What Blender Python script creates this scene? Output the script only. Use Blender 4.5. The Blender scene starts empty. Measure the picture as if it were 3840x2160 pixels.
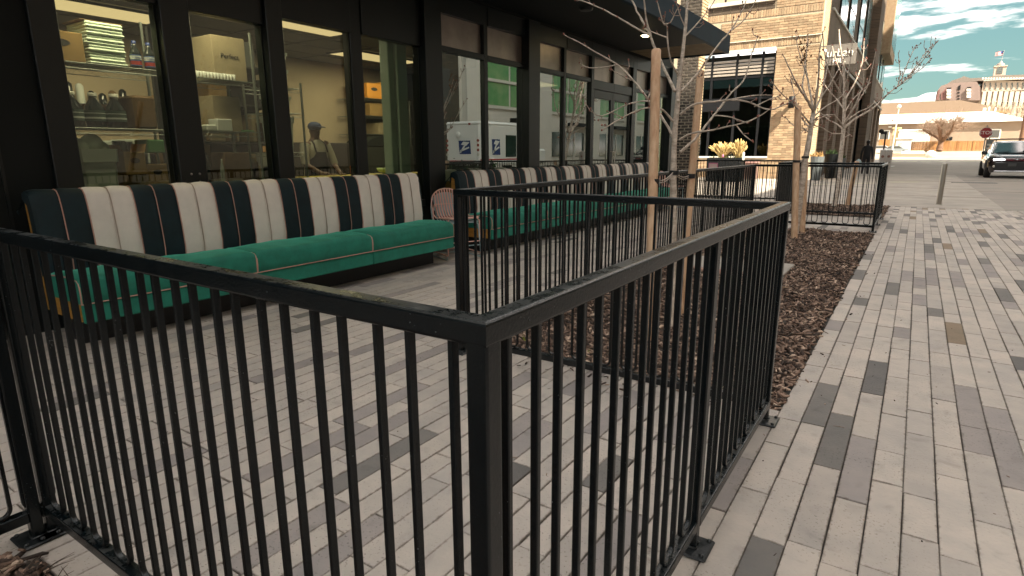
import bpy, math, random
import numpy as np
from mathutils import Vector, Matrix, Quaternion
random.seed(7); rng = np.random.default_rng(7)
S = bpy.context.scene
COL = S.collection
R = math.radians
PI = math.pi

# ------------------------------------------------------------------ camera
FPX, YAW, PITCH, ROLL, CH = 2225.6, 0.5903, -0.225, -0.0041, 1.2935
_cy, _sy, _cp, _sp = math.cos(YAW), math.sin(YAW), math.cos(PITCH), math.sin(PITCH)
FW = Vector((-_sy*_cp, _cy*_cp, _sp)); _r = Vector((_cy, _sy, 0)); _u = _r.cross(FW)
RT = math.cos(ROLL)*_r + math.sin(ROLL)*_u
UP = -math.sin(ROLL)*_r + math.cos(ROLL)*_u
EYE = Vector((0, 0, CH))
cam = bpy.data.cameras.new('camera'); camo = bpy.data.objects.new('camera', cam); COL.objects.link(camo)
m = Matrix.Identity(4)
for i, v in enumerate((RT, UP, -FW)):
    for j in range(3): m[j][i] = v[j]
m.translation = EYE
camo.matrix_world = m
cam.sensor_width = 36; cam.lens = FPX/3840*36; cam.clip_start = 0.05; cam.clip_end = 20000
S.camera = camo

# ------------------------------------------------------------------ light
SUN = Vector((.62, -.30, .72)).normalized()
EL = math.asin(SUN.z); AZ = math.atan2(SUN.x, SUN.y)
w = bpy.data.worlds.new('World'); S.world = w; w.use_nodes = True
nt = w.node_tree; N = nt.nodes; L = nt.links; N.clear()
out = N.new('ShaderNodeOutputWorld'); bg = N.new('ShaderNodeBackground'); bg.inputs['Strength'].default_value = 0.13
sky = N.new('ShaderNodeTexSky'); sky.sky_type = 'NISHITA'; sky.sun_disc = False
sky.sun_elevation = EL; sky.sun_rotation = AZ; sky.air_density = 1.0; sky.dust_density = 1.2; sky.ozone_density = 1.0
tint = N.new('ShaderNodeMix'); tint.data_type = 'RGBA'; tint.blend_type = 'MULTIPLY'; tint.inputs[0].default_value = 1
L.new(sky.outputs[0], tint.inputs[6]); tint.inputs[7].default_value = (.23, .245, .22, 1)
flat = N.new('ShaderNodeMix'); flat.data_type = 'RGBA'; flat.inputs[0].default_value = .72
L.new(tint.outputs[2], flat.inputs[6]); flat.inputs[7].default_value = (.185, .415, .368, 1)
tc = N.new('ShaderNodeTexCoord'); mp = N.new('ShaderNodeMapping'); mp.inputs['Scale'].default_value = (4.0, 4.0, 22.0); mp.inputs['Location'].default_value = (3.1, 1.7, .35)
L.new(tc.outputs['Generated'], mp.inputs[0])
n1 = N.new('ShaderNodeTexNoise'); n1.inputs['Scale'].default_value = 1.3; n1.inputs['Detail'].default_value = 7; n1.inputs['Roughness'].default_value = .55
L.new(mp.outputs[0], n1.inputs['Vector'])
cr = N.new('ShaderNodeValToRGB'); cr.color_ramp.elements[0].position = .49; cr.color_ramp.elements[1].position = .85
L.new(n1.outputs[0], cr.inputs[0])
mx = N.new('ShaderNodeMix'); mx.data_type = 'RGBA'
pw = N.new('ShaderNodeMath'); pw.operation = 'POWER'; pw.inputs[1].default_value = 1.7; L.new(cr.outputs[0], pw.inputs[0])
L.new(pw.outputs[0], mx.inputs[0]); L.new(flat.outputs[2], mx.inputs[6]); mx.inputs[7].default_value = (36, 29.8, 27.4, 1)
L.new(mx.outputs[2], bg.inputs['Color']); L.new(bg.outputs[0], out.inputs[0])
sl = bpy.data.lights.new('sun', 'SUN'); sl.energy = 2.6; sl.angle = R(.5); sl.color = (1, .90, .72)
so = bpy.data.objects.new('sun', sl); COL.objects.link(so); so.rotation_mode = 'QUATERNION'
so.rotation_quaternion = SUN.to_track_quat('Z', 'Y'); so.location = (20, -20, 60)
S.view_settings.view_transform = 'Standard'; S.view_settings.look = 'None'
S.view_settings.exposure = 2.9; S.view_settings.gamma = 1
try: S.view_settings.use_curve_mapping = False
except Exception: pass
S.render.engine = 'CYCLES'
c = S.cycles; c.use_denoising = True; c.max_bounces = 7; c.diffuse_bounces = 4; c.glossy_bounces = 4; c.transmission_bounces = 4
c.transparent_max_bounces = 16; c.caustics_reflective = False; c.caustics_refractive = False; c.sample_clamp_indirect = 4.0
try: c.denoising_input_passes = 'RGB_ALBEDO_NORMAL'
except Exception: pass

# ------------------------------------------------------------------ pixel helpers (3840x2160 photograph)
def ray(u, v): return FW*FPX + RT*(u-1920) + UP*(1080-v)
def onX(u, v, x): d = ray(u, v); return EYE + d*((x-EYE.x)/d.x)
def onY(u, v, y): d = ray(u, v); return EYE + d*((y-EYE.y)/d.y)
def onZ(u, v, z=0): d = ray(u, v); return EYE + d*((z-EYE.z)/d.z)
def at(u, v, D): return EYE + ray(u, v)*(D/FPX)
def dep(p): return (Vector(p)-EYE).dot(FW)
def prj(p):
    v = Vector(p)-EYE; z = v.dot(FW)
    if z < .05: return None
    return (1920+FPX*v.dot(RT)/z, 1080-FPX*v.dot(UP)/z)

# ------------------------------------------------------------------ materials
MATS = {}
def mat(name, col, rough=.6, metal=0, spec=.5, var=0, vs=6, bump=0, bs=40, coat=0, sheen=0, rnd=0, pos=False, emit=0, col2=None, stretch=None, detail=5):
    if name in MATS: return MATS[name]
    m = bpy.data.materials.new(name); m.use_nodes = True; MATS[name] = m
    nt = m.node_tree; N = nt.nodes; L = nt.links; b = N['Principled BSDF']
    b.inputs['Base Color'].default_value = (*col, 1); b.inputs['Roughness'].default_value = rough
    b.inputs['Metallic'].default_value = metal; b.inputs['Specular IOR Level'].default_value = spec
    b.inputs['Coat Weight'].default_value = coat; b.inputs['Sheen Weight'].default_value = sheen
    if sheen: b.inputs['Sheen Roughness'].default_value = .35; b.inputs['Sheen Tint'].default_value = (*[min(1, c*3+.12) for c in col], 1)
    if emit: b.inputs['Emission Color'].default_value = (*col, 1); b.inputs['Emission Strength'].default_value = emit
    if var or bump or rnd:
        if pos: g = N.new('ShaderNodeNewGeometry'); vec = g.outputs['Position']
        else: g = N.new('ShaderNodeTexCoord'); vec = g.outputs['Object']
        if stretch:
            mp = N.new('ShaderNodeMapping'); mp.inputs['Scale'].default_value = stretch; L.new(vec, mp.inputs[0]); vec = mp.outputs[0]
    if var or rnd:
        c2 = col2 if col2 else tuple(c*(1-var) for c in col)
        mix = N.new('ShaderNodeMix'); mix.data_type = 'RGBA'
        mix.inputs[6].default_value = (*col, 1); mix.inputs[7].default_value = (*c2, 1)
        if var:
            t = N.new('ShaderNodeTexNoise'); t.inputs['Scale'].default_value = vs; t.inputs['Detail'].default_value = detail; t.inputs['Roughness'].default_value = .62
            L.new(vec, t.inputs['Vector'])
            rp = N.new('ShaderNodeMapRange'); rp.inputs['From Min'].default_value = .35; rp.inputs['From Max'].default_value = .68
            L.new(t.outputs[0], rp.inputs['Value']); L.new(rp.outputs[0], mix.inputs[0])
        else: mix.inputs[0].default_value = 0
        last = mix.outputs[2]
        if rnd:
            oi = N.new('ShaderNodeObjectInfo'); g2 = N.new('ShaderNodeNewGeometry')
            ad = N.new('ShaderNodeMath'); ad.operation = 'ADD'; L.new(oi.outputs['Random'], ad.inputs[0]); L.new(g2.outputs['Random Per Island'], ad.inputs[1])
            fr = N.new('ShaderNodeMath'); fr.operation = 'FRACT'; L.new(ad.outputs[0], fr.inputs[0])
            mr = N.new('ShaderNodeMapRange'); mr.inputs['To Min'].default_value = 1-rnd; mr.inputs['To Max'].default_value = 1+rnd; L.new(fr.outputs[0], mr.inputs['Value'])
            hs = N.new('ShaderNodeHueSaturation'); L.new(mr.outputs[0], hs.inputs['Value']); L.new(last, hs.inputs['Color']); last = hs.outputs[0]
        L.new(last, b.inputs['Base Color'])
    if bump:
        t2 = N.new('ShaderNodeTexNoise'); t2.inputs['Scale'].default_value = bs; t2.inputs['Detail'].default_value = 4; L.new(vec, t2.inputs['Vector'])
        bp = N.new('ShaderNodeBump'); bp.inputs['Strength'].default_value = bump; bp.inputs['Distance'].default_value = .01
        L.new(t2.outputs[0], bp.inputs['Height']); L.new(bp.outputs[0], b.inputs['Normal'])
    return m

def glass_mat(name, tintc, ior, rough=0.0):
    m = bpy.data.materials.new(name); m.use_nodes = True; MATS[name] = m
    nt = m.node_tree; N = nt.nodes; L = nt.links; N.clear()
    o = N.new('ShaderNodeOutputMaterial'); mx = N.new('ShaderNodeMixShader')
    tr = N.new('ShaderNodeBsdfTransparent'); tr.inputs[0].default_value = (*tintc, 1)
    gl = N.new('ShaderNodeBsdfGlossy'); gl.inputs['Roughness'].default_value = rough; gl.inputs[0].default_value = (.93, 1, .95, 1)
    fr = N.new('ShaderNodeFresnel'); fr.inputs[0].default_value = ior
    ge = N.new('ShaderNodeNewGeometry'); iv = N.new('ShaderNodeMath'); iv.operation = 'SUBTRACT'; iv.inputs[0].default_value = 1
    L.new(ge.outputs['Backfacing'], iv.inputs[1])
    mu = N.new('ShaderNodeMath'); mu.operation = 'MULTIPLY'; L.new(fr.outputs[0], mu.inputs[0]); L.new(iv.outputs[0], mu.inputs[1])
    L.new(mu.outputs[0], mx.inputs[0]); L.new(tr.outputs[0], mx.inputs[1]); L.new(gl.outputs[0], mx.inputs[2]); L.new(mx.outputs[0], o.inputs[0])
    return m

def brick_mat(name, c1, c2, mort, bw, bh, axis='x', bump=.5, mortar=.012, rough=.85, scale=1):
    m = bpy.data.materials.new(name); m.use_nodes = True; MATS[name] = m
    nt = m.node_tree; N = nt.nodes; L = nt.links; b = N['Principled BSDF']; b.inputs['Roughness'].default_value = rough
    g = N.new('ShaderNodeNewGeometry'); sp = N.new('ShaderNodeSeparateXYZ'); cb = N.new('ShaderNodeCombineXYZ')
    L.new(g.outputs['Position'], sp.inputs[0]); L.new(sp.outputs[0 if axis == 'x' else 1], cb.inputs[0]); L.new(sp.outputs[2], cb.inputs[1])
    t = N.new('ShaderNodeTexBrick'); L.new(cb.outputs[0], t.inputs['Vector'])
    t.inputs['Color1'].default_value = (*c1, 1); t.inputs['Color2'].default_value = (*c2, 1); t.inputs['Mortar'].default_value = (*mort, 1)
    t.inputs['Scale'].default_value = 1; t.inputs['Brick Width'].default_value = bw; t.inputs['Row Height'].default_value = bh; t.inputs['Mortar Size'].default_value = mortar; t.inputs['Bias'].default_value = 0
    L.new(t.outputs[0], b.inputs['Base Color'])
    bp = N.new('ShaderNodeBump'); bp.inputs['Strength'].default_value = bump; bp.inputs['Distance'].default_value = .02; bp.invert = True
    L.new(t.outputs[1], bp.inputs['Height']); L.new(bp.outputs[0], b.inputs['Normal'])
    return m

# ------------------------------------------------------------------ mesh building
ORG = {}
class MB:
    def __init__(s): s.v = []; s.f = []; s.m = []; s.mi = 0; s.sm = []; s.smooth = False
    def add(s, vs, fs, sm=None):
        o = len(s.v); s.v.extend([tuple(p) for p in vs])
        for f in fs: s.f.append(tuple(i+o for i in f)); s.m.append(s.mi); s.sm.append(s.smooth if sm is None else sm)
        return s
    def box(s, x0, x1, y0, y1, z0, z1):
        if x0 > x1: x0, x1 = x1, x0
        if y0 > y1: y0, y1 = y1, y0
        if z0 > z1: z0, z1 = z1, z0
        v = [(x, y, z) for z in (z0, z1) for y in (y0, y1) for x in (x0, x1)]
        return s.add(v, [(0, 2, 3, 1), (4, 5, 7, 6), (0, 1, 5, 4), (2, 6, 7, 3), (0, 4, 6, 2), (1, 3, 7, 5)], False)
    def bbox(s, x0, x1, y0, y1, z0, z1, r=.01):       # box with chamfered edges
        if x0 > x1: x0, x1 = x1, x0
        if y0 > y1: y0, y1 = y1, y0
        if z0 > z1: z0, z1 = z1, z0
        r = min(r, (x1-x0)*.45, (y1-y0)*.45, (z1-z0)*.45)
        pr = lambda a0, a1, b0, b1: [(a0+r, b0), (a1-r, b0), (a1, b0+r), (a1, b1-r), (a1-r, b1), (a0+r, b1), (a0, b1-r), (a0, b0+r)]
        o = pr(x0, x1, y0, y1); i = [(min(max(a, x0+r), x1-r), min(max(b, y0+r), y1-r)) for a, b in o]
        rings = [[(a, b, z0) for a, b in i], [(a, b, z0+r) for a, b in o], [(a, b, z1-r) for a, b in o], [(a, b, z1) for a, b in i]]
        vs = [p for q in rings for p in q]; fs = [tuple(reversed(range(8)))] + [tuple(24+k for k in range(8))]
        for k in range(3):
            for j in range(8): a = k*8+j; b = k*8+(j+1) % 8; fs.append((a, b, b+8, a+8))
        return s.add(vs, fs, False)
    def obox(s, c, ax, ay, az, hx, hy, hz):            # oriented box
        c = Vector(c); ax = Vector(ax).normalized()*hx; ay = Vector(ay).normalized()*hy; az = Vector(az).normalized()*hz
        v = [c+ax*i+ay*j+az*k for k in (-1, 1) for j in (-1, 1) for i in (-1, 1)]
        return s.add(v, [(0, 2, 3, 1), (4, 5, 7, 6), (0, 1, 5, 4), (2, 6, 7, 3), (0, 4, 6, 2), (1, 3, 7, 5)], False)
    def tube(s, pts, r, n=8, cap=True, sq=None):
        pts = [Vector(p) for p in pts]; k = len(pts)
        rs = r if isinstance(r, (list, tuple)) else [r]*k
        vs = []; fs = []
        d = (pts[1]-pts[0]).normalized(); ref = Vector((0, 0, 1)) if abs(d.z) < .9 else Vector((1, 0, 0))
        a = d.cross(ref).normalized()
        for i, p in enumerate(pts):
            d = (pts[min(i+1, k-1)]-pts[max(i-1, 0)]).normalized()
            a = (a-d*a.dot(d)).normalized(); b = d.cross(a)
            for j in range(n):
                t = 2*PI*j/n + (PI/4 if n == 4 else 0)
                vs.append(p+(a*math.cos(t)+b*math.sin(t))*rs[i])
        for i in range(k-1):
            for j in range(n): q = i*n+j; w = i*n+(j+1) % n; fs.append((q, w, w+n, q+n))
        s.add(vs, fs, n > 4)
        if cap: s.add([vs[j] for j in range(n)], [tuple(reversed(range(n)))], False); s.add([vs[(k-1)*n+j] for j in range(n)], [tuple(range(n))], False)
        return s
    def lathe(s, prof, c=(0, 0, 0), n=16, sm=True):
        c = Vector(c); vs = []; fs = []
        for r, z in prof:
            for j in range(n): t = 2*PI*j/n; vs.append((c.x+r*math.cos(t), c.y+r*math.sin(t), c.z+z))
        for i in range(len(prof)-1):
            for j in range(n): q = i*n+j; w = i*n+(j+1) % n; fs.append((q, w, w+n, q+n))
        s.add(vs, fs, sm)
        if prof[0][0] > 1e-4: s.add(vs[:n], [tuple(reversed(range(n)))], False)
        if prof[-1][0] > 1e-4: s.add(vs[-n:], [tuple(range(n))], False)
        return s
    def prism(s, poly, a, b):                          # poly: points at a; extruded to +b-a vector
        a = Vector(a); b = Vector(b); n = len(poly)
        vs = [Vector(p)+a for p in poly]+[Vector(p)+b for p in poly]
        fs = [tuple(reversed(range(n))), tuple(range(n, 2*n))]+[(i, (i+1) % n, (i+1) % n+n, i+n) for i in range(n)]
        return s.add(vs, fs, False)
    def grid(s, P, sm=True):
        h = len(P); wd = len(P[0]); vs = [p for row in P for p in row]
        return s.add(vs, [(i*wd+j, i*wd+j+1, (i+1)*wd+j+1, (i+1)*wd+j) for i in range(h-1) for j in range(wd-1)], sm)
    def ball(s, c, r, n=8, k=6, sc=(1, 1, 1)):
        c = Vector(c); vs = []; fs = []
        for i in range(k+1):
            ph = PI*i/k
            for j in range(n): t = 2*PI*j/n; vs.append((c.x+r*sc[0]*math.sin(ph)*math.cos(t), c.y+r*sc[1]*math.sin(ph)*math.sin(t), c.z-r*sc[2]*math.cos(ph)))
        for i in range(k):
            for j in range(n): q = i*n+j; w = i*n+(j+1) % n; fs.append((q, w, w+n, q+n))
        return s.add(vs, fs, True)
    def mesh(s, name, mats, org=(0, 0, 0)):
        me = bpy.data.meshes.new(name); o = Vector(org)
        me.from_pydata([(p[0]-o.x, p[1]-o.y, p[2]-o.z) for p in s.v], [], s.f)
        for q in (mats if isinstance(mats, (list, tuple)) else [mats]): me.materials.append(q)
        me.polygons.foreach_set('material_index', s.m); me.polygons.foreach_set('use_smooth', s.sm); me.validate(); me.update()
        return me
    def build(s, name, mats, parent=None, loc=None, label=None, kind=None):
        if parent is not None: org = ORG[parent]
        else: org = Vector(loc) if loc is not None else Vector((0, 0, 0))
        o = bpy.data.objects.new(name, s.mesh(name, mats, org)); COL.objects.link(o)
        if parent is not None: o.parent = parent
        else: o.location = org
        ORG[o] = org
        if label: o['label'] = label
        if kind: o['kind'] = kind
        return o
def inst(name, me, parent, loc, rot=(0, 0, 0), label=None, scale=None):
    o = bpy.data.objects.new(name, me); COL.objects.link(o); o.parent = parent
    o.location = Vector(loc)-(ORG[parent] if parent is not None else Vector()); o.rotation_euler = rot
    if scale: o.scale = scale
    if label: o['label'] = label
    ORG[o] = Vector(loc)
    return o
def thing(name, label, cat, loc=(0, 0, 0), group=None):
    o = bpy.data.objects.new(name, None); COL.objects.link(o); o.location = loc; o.empty_display_size = .1
    o['label'] = label; o['category'] = cat; ORG[o] = Vector(loc)
    if group: o['group'] = group
    return o
def tag(o, label, cat, group=None):
    o['label'] = label; o['category'] = cat
    if group: o['group'] = group
    return o
def text(body, size, loc, rot, m, parent, name='lettering', ext=.003, align='CENTER'):
    cu = bpy.data.curves.new(name, 'FONT'); cu.body = body; cu.size = size; cu.extrude = ext; cu.align_x = align; cu.align_y = 'CENTER'
    tmp = bpy.data.objects.new('tmp_text', cu); COL.objects.link(tmp); bpy.context.view_layer.update()
    me = bpy.data.meshes.new_from_object(tmp.evaluated_get(bpy.context.evaluated_depsgraph_get())); bpy.data.objects.remove(tmp); me.materials.clear(); me.materials.append(m)
    o = bpy.data.objects.new(name, me); COL.objects.link(o); o.parent = parent
    o.location = Vector(loc)-ORG[parent]; o.rotation_euler = rot; ORG[o] = Vector(loc)
    return o
def struct(o): o['kind'] = 'structure'; return o
# ================================================================== materials used all over
BLACK = mat('black paint', (.0028, .0056, .0072), .30, spec=.42, var=.5, vs=14, col2=(.006, .0085, .0095), bump=.06, bs=160)
def wear_and_highlight(m, top=True):
    nt = m.node_tree; N = nt.nodes; L = nt.links; b = N['Principled BSDF']; src = b.inputs['Base Color'].links[0].from_socket
    g = N.new('ShaderNodeNewGeometry'); t = N.new('ShaderNodeTexNoise'); t.inputs['Scale'].default_value = 210; t.inputs['Detail'].default_value = 1; L.new(g.outputs['Position'], t.inputs['Vector'])
    t2 = N.new('ShaderNodeTexNoise'); t2.inputs['Scale'].default_value = 7; t2.inputs['Detail'].default_value = 2; L.new(g.outputs['Position'], t2.inputs['Vector'])
    ad = N.new('ShaderNodeMath'); ad.operation = 'MULTIPLY_ADD'; ad.inputs[1].default_value = .5; L.new(t2.outputs[0], ad.inputs[0]); L.new(t.outputs[0], ad.inputs[2])
    r = N.new('ShaderNodeMapRange'); r.inputs['From Min'].default_value = 1.06; r.inputs['From Max'].default_value = 1.10; L.new(ad.outputs[0], r.inputs['Value'])
    mx = N.new('ShaderNodeMix'); mx.data_type = 'RGBA'; L.new(r.outputs[0], mx.inputs[0]); L.new(src, mx.inputs[6]); mx.inputs[7].default_value = (.16, .17, .17, 1); last = mx.outputs[2]
    # dust and water streaks on upward faces, paled to paint the top highlight
    sp = N.new('ShaderNodeSeparateXYZ'); L.new(g.outputs['Normal'], sp.inputs[0]); up = N.new('ShaderNodeMapRange'); up.inputs['From Min'].default_value = .75; up.inputs['From Max'].default_value = .98; L.new(sp.outputs[2], up.inputs['Value'])
    t3 = N.new('ShaderNodeTexNoise'); t3.inputs['Scale'].default_value = 16; t3.inputs['Detail'].default_value = 8; t3.inputs['Roughness'].default_value = .75; L.new(g.outputs['Position'], t3.inputs['Vector'])
    r3 = N.new('ShaderNodeMapRange'); r3.inputs['From Min'].default_value = .47; r3.inputs['From Max'].default_value = .66; r3.inputs['To Max'].default_value = .75; L.new(t3.outputs[0], r3.inputs['Value'])
    mu = N.new('ShaderNodeMath'); mu.operation = 'MULTIPLY'; L.new(up.outputs[0], mu.inputs[0]); L.new(r3.outputs[0], mu.inputs[1])
    m2 = N.new('ShaderNodeMix'); m2.data_type = 'RGBA'; L.new(mu.outputs[0], m2.inputs[0]); L.new(last, m2.inputs[6]); m2.inputs[7].default_value = (.085, .085, .082, 1); L.new(m2.outputs[2], b.inputs['Base Color'])
    r4 = N.new('ShaderNodeMapRange'); r4.inputs['To Min'].default_value = .26; r4.inputs['To Max'].default_value = .6; L.new(mu.outputs[0], r4.inputs['Value']); L.new(r4.outputs[0], b.inputs['Roughness'])
wear_and_highlight(BLACK)
PLATE = mat('black plate', (.006, .009, .011), .4, var=.6, vs=20, col2=(.03, .032, .034), bump=.15, bs=90, coat=.2)
RUST = mat('rust', (.22, .09, .02), .8, var=.6, vs=60)
FRAME = mat('dark frame', (.005, .008, .0088), .38, spec=.5, bump=.03, bs=100)
CLAD = mat('dark cladding', (.004, .0065, .007), .6, spec=.3, bump=.05, bs=30, var=.3, vs=2)
SPAN = mat('spandrel', (.46, .385, .345), .34, metal=.75, var=.25, vs=3)
WOOD = mat('stake wood', (.62, .42, .27), .75, var=.5, vs=5, stretch=(6, 6, .5), bump=.2, bs=60, col2=(.44, .25, .14))
BARK = mat('bark', (.62, .52, .43), .85, var=.5, vs=13, bump=.8, bs=55, col2=(.29, .23, .18), pos=True, stretch=(1, 1, 2.2))
TWIG = mat('twig', (.36, .26, .21), .8, var=.4, vs=30, pos=True)
BUD = mat('bud', (.24, .085, .06), .7)
PLY = mat('plywood', (.55, .27, .05), .6, var=.3, vs=8, stretch=(1, 8, 8))
CONC = mat('concrete', (.40, .35, .30), .9, var=.35, vs=1.2, pos=True, bump=.12, bs=60, col2=(.27, .245, .22), detail=9)
ROAD = mat('road concrete', (.31, .268, .23), .9, var=.35, vs=.5, pos=True, bump=.15, bs=50, col2=(.22, .20, .18), detail=10)
YLINE = mat('yellow line colour', (.62, .60, .34), .8, var=.3, vs=9, pos=True)
PAINTW = mat('white line paint', (.7, .68, .62), .8, var=.3, vs=9, pos=True)
STEEL = mat('steel', (.42, .38, .33), .33, metal=.9, bump=.03, bs=80)
SAND = mat('joint sand', (.075, .065, .055), .95, var=.8, vs=11, pos=True, col2=(.014, .013, .012))

# ================================================================== ground
g = MB(); g.box(-400, 900, -60, 104, -.6, -.06); struct(g.build('ground', mat('soil', (.05, .045, .04), .95)))

PITCHW, YEND = .1075, 16.95
X0 = -.430
PW = {}
def pav(col, name, rough=.82):
    m = mat(name, col, rough, var=.28, vs=4.5, rnd=.06, pos=True, bump=.2, bs=70, detail=10, col2=tuple(c*f for c, f in zip(col, (.80, .83, .86))), spec=.35)
    # speckles of aggregate and grime
    nt = m.node_tree; N = nt.nodes; L = nt.links; b = N['Principled BSDF']; src = b.inputs['Base Color'].links[0].from_socket
    gg = N.new('ShaderNodeNewGeometry'); t = N.new('ShaderNodeTexNoise'); t.inputs['Scale'].default_value = 95; t.inputs['Detail'].default_value = 2; L.new(gg.outputs['Position'], t.inputs['Vector'])
    r = N.new('ShaderNodeMapRange'); r.inputs['From Min'].default_value = .615; r.inputs['From Max'].default_value = .69; L.new(t.outputs[0], r.inputs['Value'])
    t3 = N.new('ShaderNodeTexNoise'); t3.inputs['Scale'].default_value = 1.7; t3.inputs['Detail'].default_value = 3; L.new(gg.outputs['Position'], t3.inputs['Vector'])
    r3 = N.new('ShaderNodeMapRange'); r3.inputs['From Min'].default_value = .42; r3.inputs['From Max'].default_value = .62; r3.inputs['To Max'].default_value = .8; L.new(t3.outputs[0], r3.inputs['Value'])
    mu = N.new('ShaderNodeMath'); mu.operation = 'MULTIPLY'; L.new(r.outputs[0], mu.inputs[0]); L.new(r3.outputs[0], mu.inputs[1])
    mm = N.new('ShaderNodeMix'); mm.data_type = 'RGBA'; L.new(mu.outputs[0], mm.inputs[0]); L.new(src, mm.inputs[6]); mm.inputs[7].default_value = (*[c*.35 for c in col], 1)
    # soft dark stains and scuffs, a few per metre
    t5 = N.new('ShaderNodeTexNoise'); t5.inputs['Scale'].default_value = 9; t5.inputs['Detail'].default_value = 6; t5.inputs['Distortion'].default_value = .6; L.new(gg.outputs['Position'], t5.inputs['Vector'])
    r5 = N.new('ShaderNodeMapRange'); r5.inputs['From Min'].default_value = .60; r5.inputs['From Max'].default_value = .74; r5.inputs['To Max'].default_value = .4; L.new(t5.outputs[0], r5.inputs['Value'])
    m5 = N.new('ShaderNodeMix'); m5.data_type = 'RGBA'; L.new(r5.outputs[0], m5.inputs[0]); L.new(mm.outputs[2], m5.inputs[6]); m5.inputs[7].default_value = (*[c*.5 for c in col], 1)
    # grime worked into the paver's own edges (generated coordinates run 0..1 over each paver)
    tcg = N.new('ShaderNodeTexCoord'); sx = N.new('ShaderNodeSeparateXYZ'); L.new(tcg.outputs['Generated'], sx.inputs[0]); ds = []
    for ax, sc in ((0, .105), (1, .5)):
        a1 = N.new('ShaderNodeMath'); a1.operation = 'SUBTRACT'; L.new(sx.outputs[ax], a1.inputs[0]); a1.inputs[1].default_value = .5
        a2 = N.new('ShaderNodeMath'); a2.operation = 'ABSOLUTE'; L.new(a1.outputs[0], a2.inputs[0])
        a3 = N.new('ShaderNodeMath'); a3.operation = 'MULTIPLY_ADD'; L.new(a2.outputs[0], a3.inputs[0]); a3.inputs[1].default_value = -sc; a3.inputs[2].default_value = sc/2; ds.append(a3)
    mn = N.new('ShaderNodeMath'); mn.operation = 'MINIMUM'; L.new(ds[0].outputs[0], mn.inputs[0]); L.new(ds[1].outputs[0], mn.inputs[1])
    t6 = N.new('ShaderNodeTexNoise'); t6.inputs['Scale'].default_value = 26; t6.inputs['Detail'].default_value = 8; t6.inputs['Roughness'].default_value = .75; L.new(gg.outputs['Position'], t6.inputs['Vector'])
    t7 = N.new('ShaderNodeMath'); t7.operation = 'MULTIPLY_ADD'; L.new(t6.outputs[0], t7.inputs[0]); t7.inputs[1].default_value = .05; t7.inputs[2].default_value = -.021
    sb = N.new('ShaderNodeMath'); sb.operation = 'SUBTRACT'; L.new(t7.outputs[0], sb.inputs[0]); L.new(mn.outputs[0], sb.inputs[1])
    r7 = N.new('ShaderNodeMapRange'); r7.inputs['From Min'].default_value = -.002; r7.inputs['From Max'].default_value = .007; r7.inputs['To Max'].default_value = .55; L.new(sb.outputs[0], r7.inputs['Value'])
    m7 = N.new('ShaderNodeMix'); m7.data_type = 'RGBA'; L.new(r7.outputs[0], m7.inputs[0]); L.new(m5.outputs[2], m7.inputs[6]); m7.inputs[7].default_value = (.10, .075, .055, 1)
    L.new(m7.outputs[2], b.inputs['Base Color'])
    return m
PAV = [pav((.49, .425, .37), 'paver pale'), pav((.44, .385, .34), 'paver grey beige'), pav((.31, .27, .25), 'paver mid grey'), pav((.185, .168, .153), 'paver dark grey'), pav((.25, .185, .125), 'paver brown'), pav((.135, .124, .117), 'paver charcoal')]
def paver_mb(ln, x=0, y=0, z=0, mbx=None, mi=0):
    b = mbx or MB(); b.mi = mi
    hw = (PITCHW-.0022)/2; hl = (ln-.0016)/2; c = .0022
    vs = []
    for (ax, ay, zz) in ((hw, hl, -.05), (hw, hl, -.003), (hw-c, hl-c, 0)):
        vs += [(x-ax, y-ay, z+zz), (x+ax, y-ay, z+zz), (x+ax, y+ay, z+zz), (x-ax, y+ay, z+zz)]
    b.add(vs, [(8, 9, 10, 11)]+[(i, (i+1) % 4, (i+1) % 4+4, i+4) for i in range(4)]+[(i+4, (i+1) % 4+4, (i+1) % 4+8, i+8) for i in range(4)])
    return b
BEDS = [(-2.31, X0, 3.10, 10.97), (-2.31, X0, 13.72, 16.74), (-2.31, X0, -3.0, .545)]
def in_bed(x, y0, y1):
    for a, b, c_, d in BEDS:
        if a < x < b and y0 < d-.001 and y1 > c_+.001: return (c_, d)
    return None
LENS = [.30, .45, .61]
pmesh = {}
def pmeshf(li, ci):
    if (li, ci) not in pmesh: pmesh[(li, ci)] = paver_mb(LENS[li]).mesh('paver', PAV[ci])
    return pmesh[(li, ci)]
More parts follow.
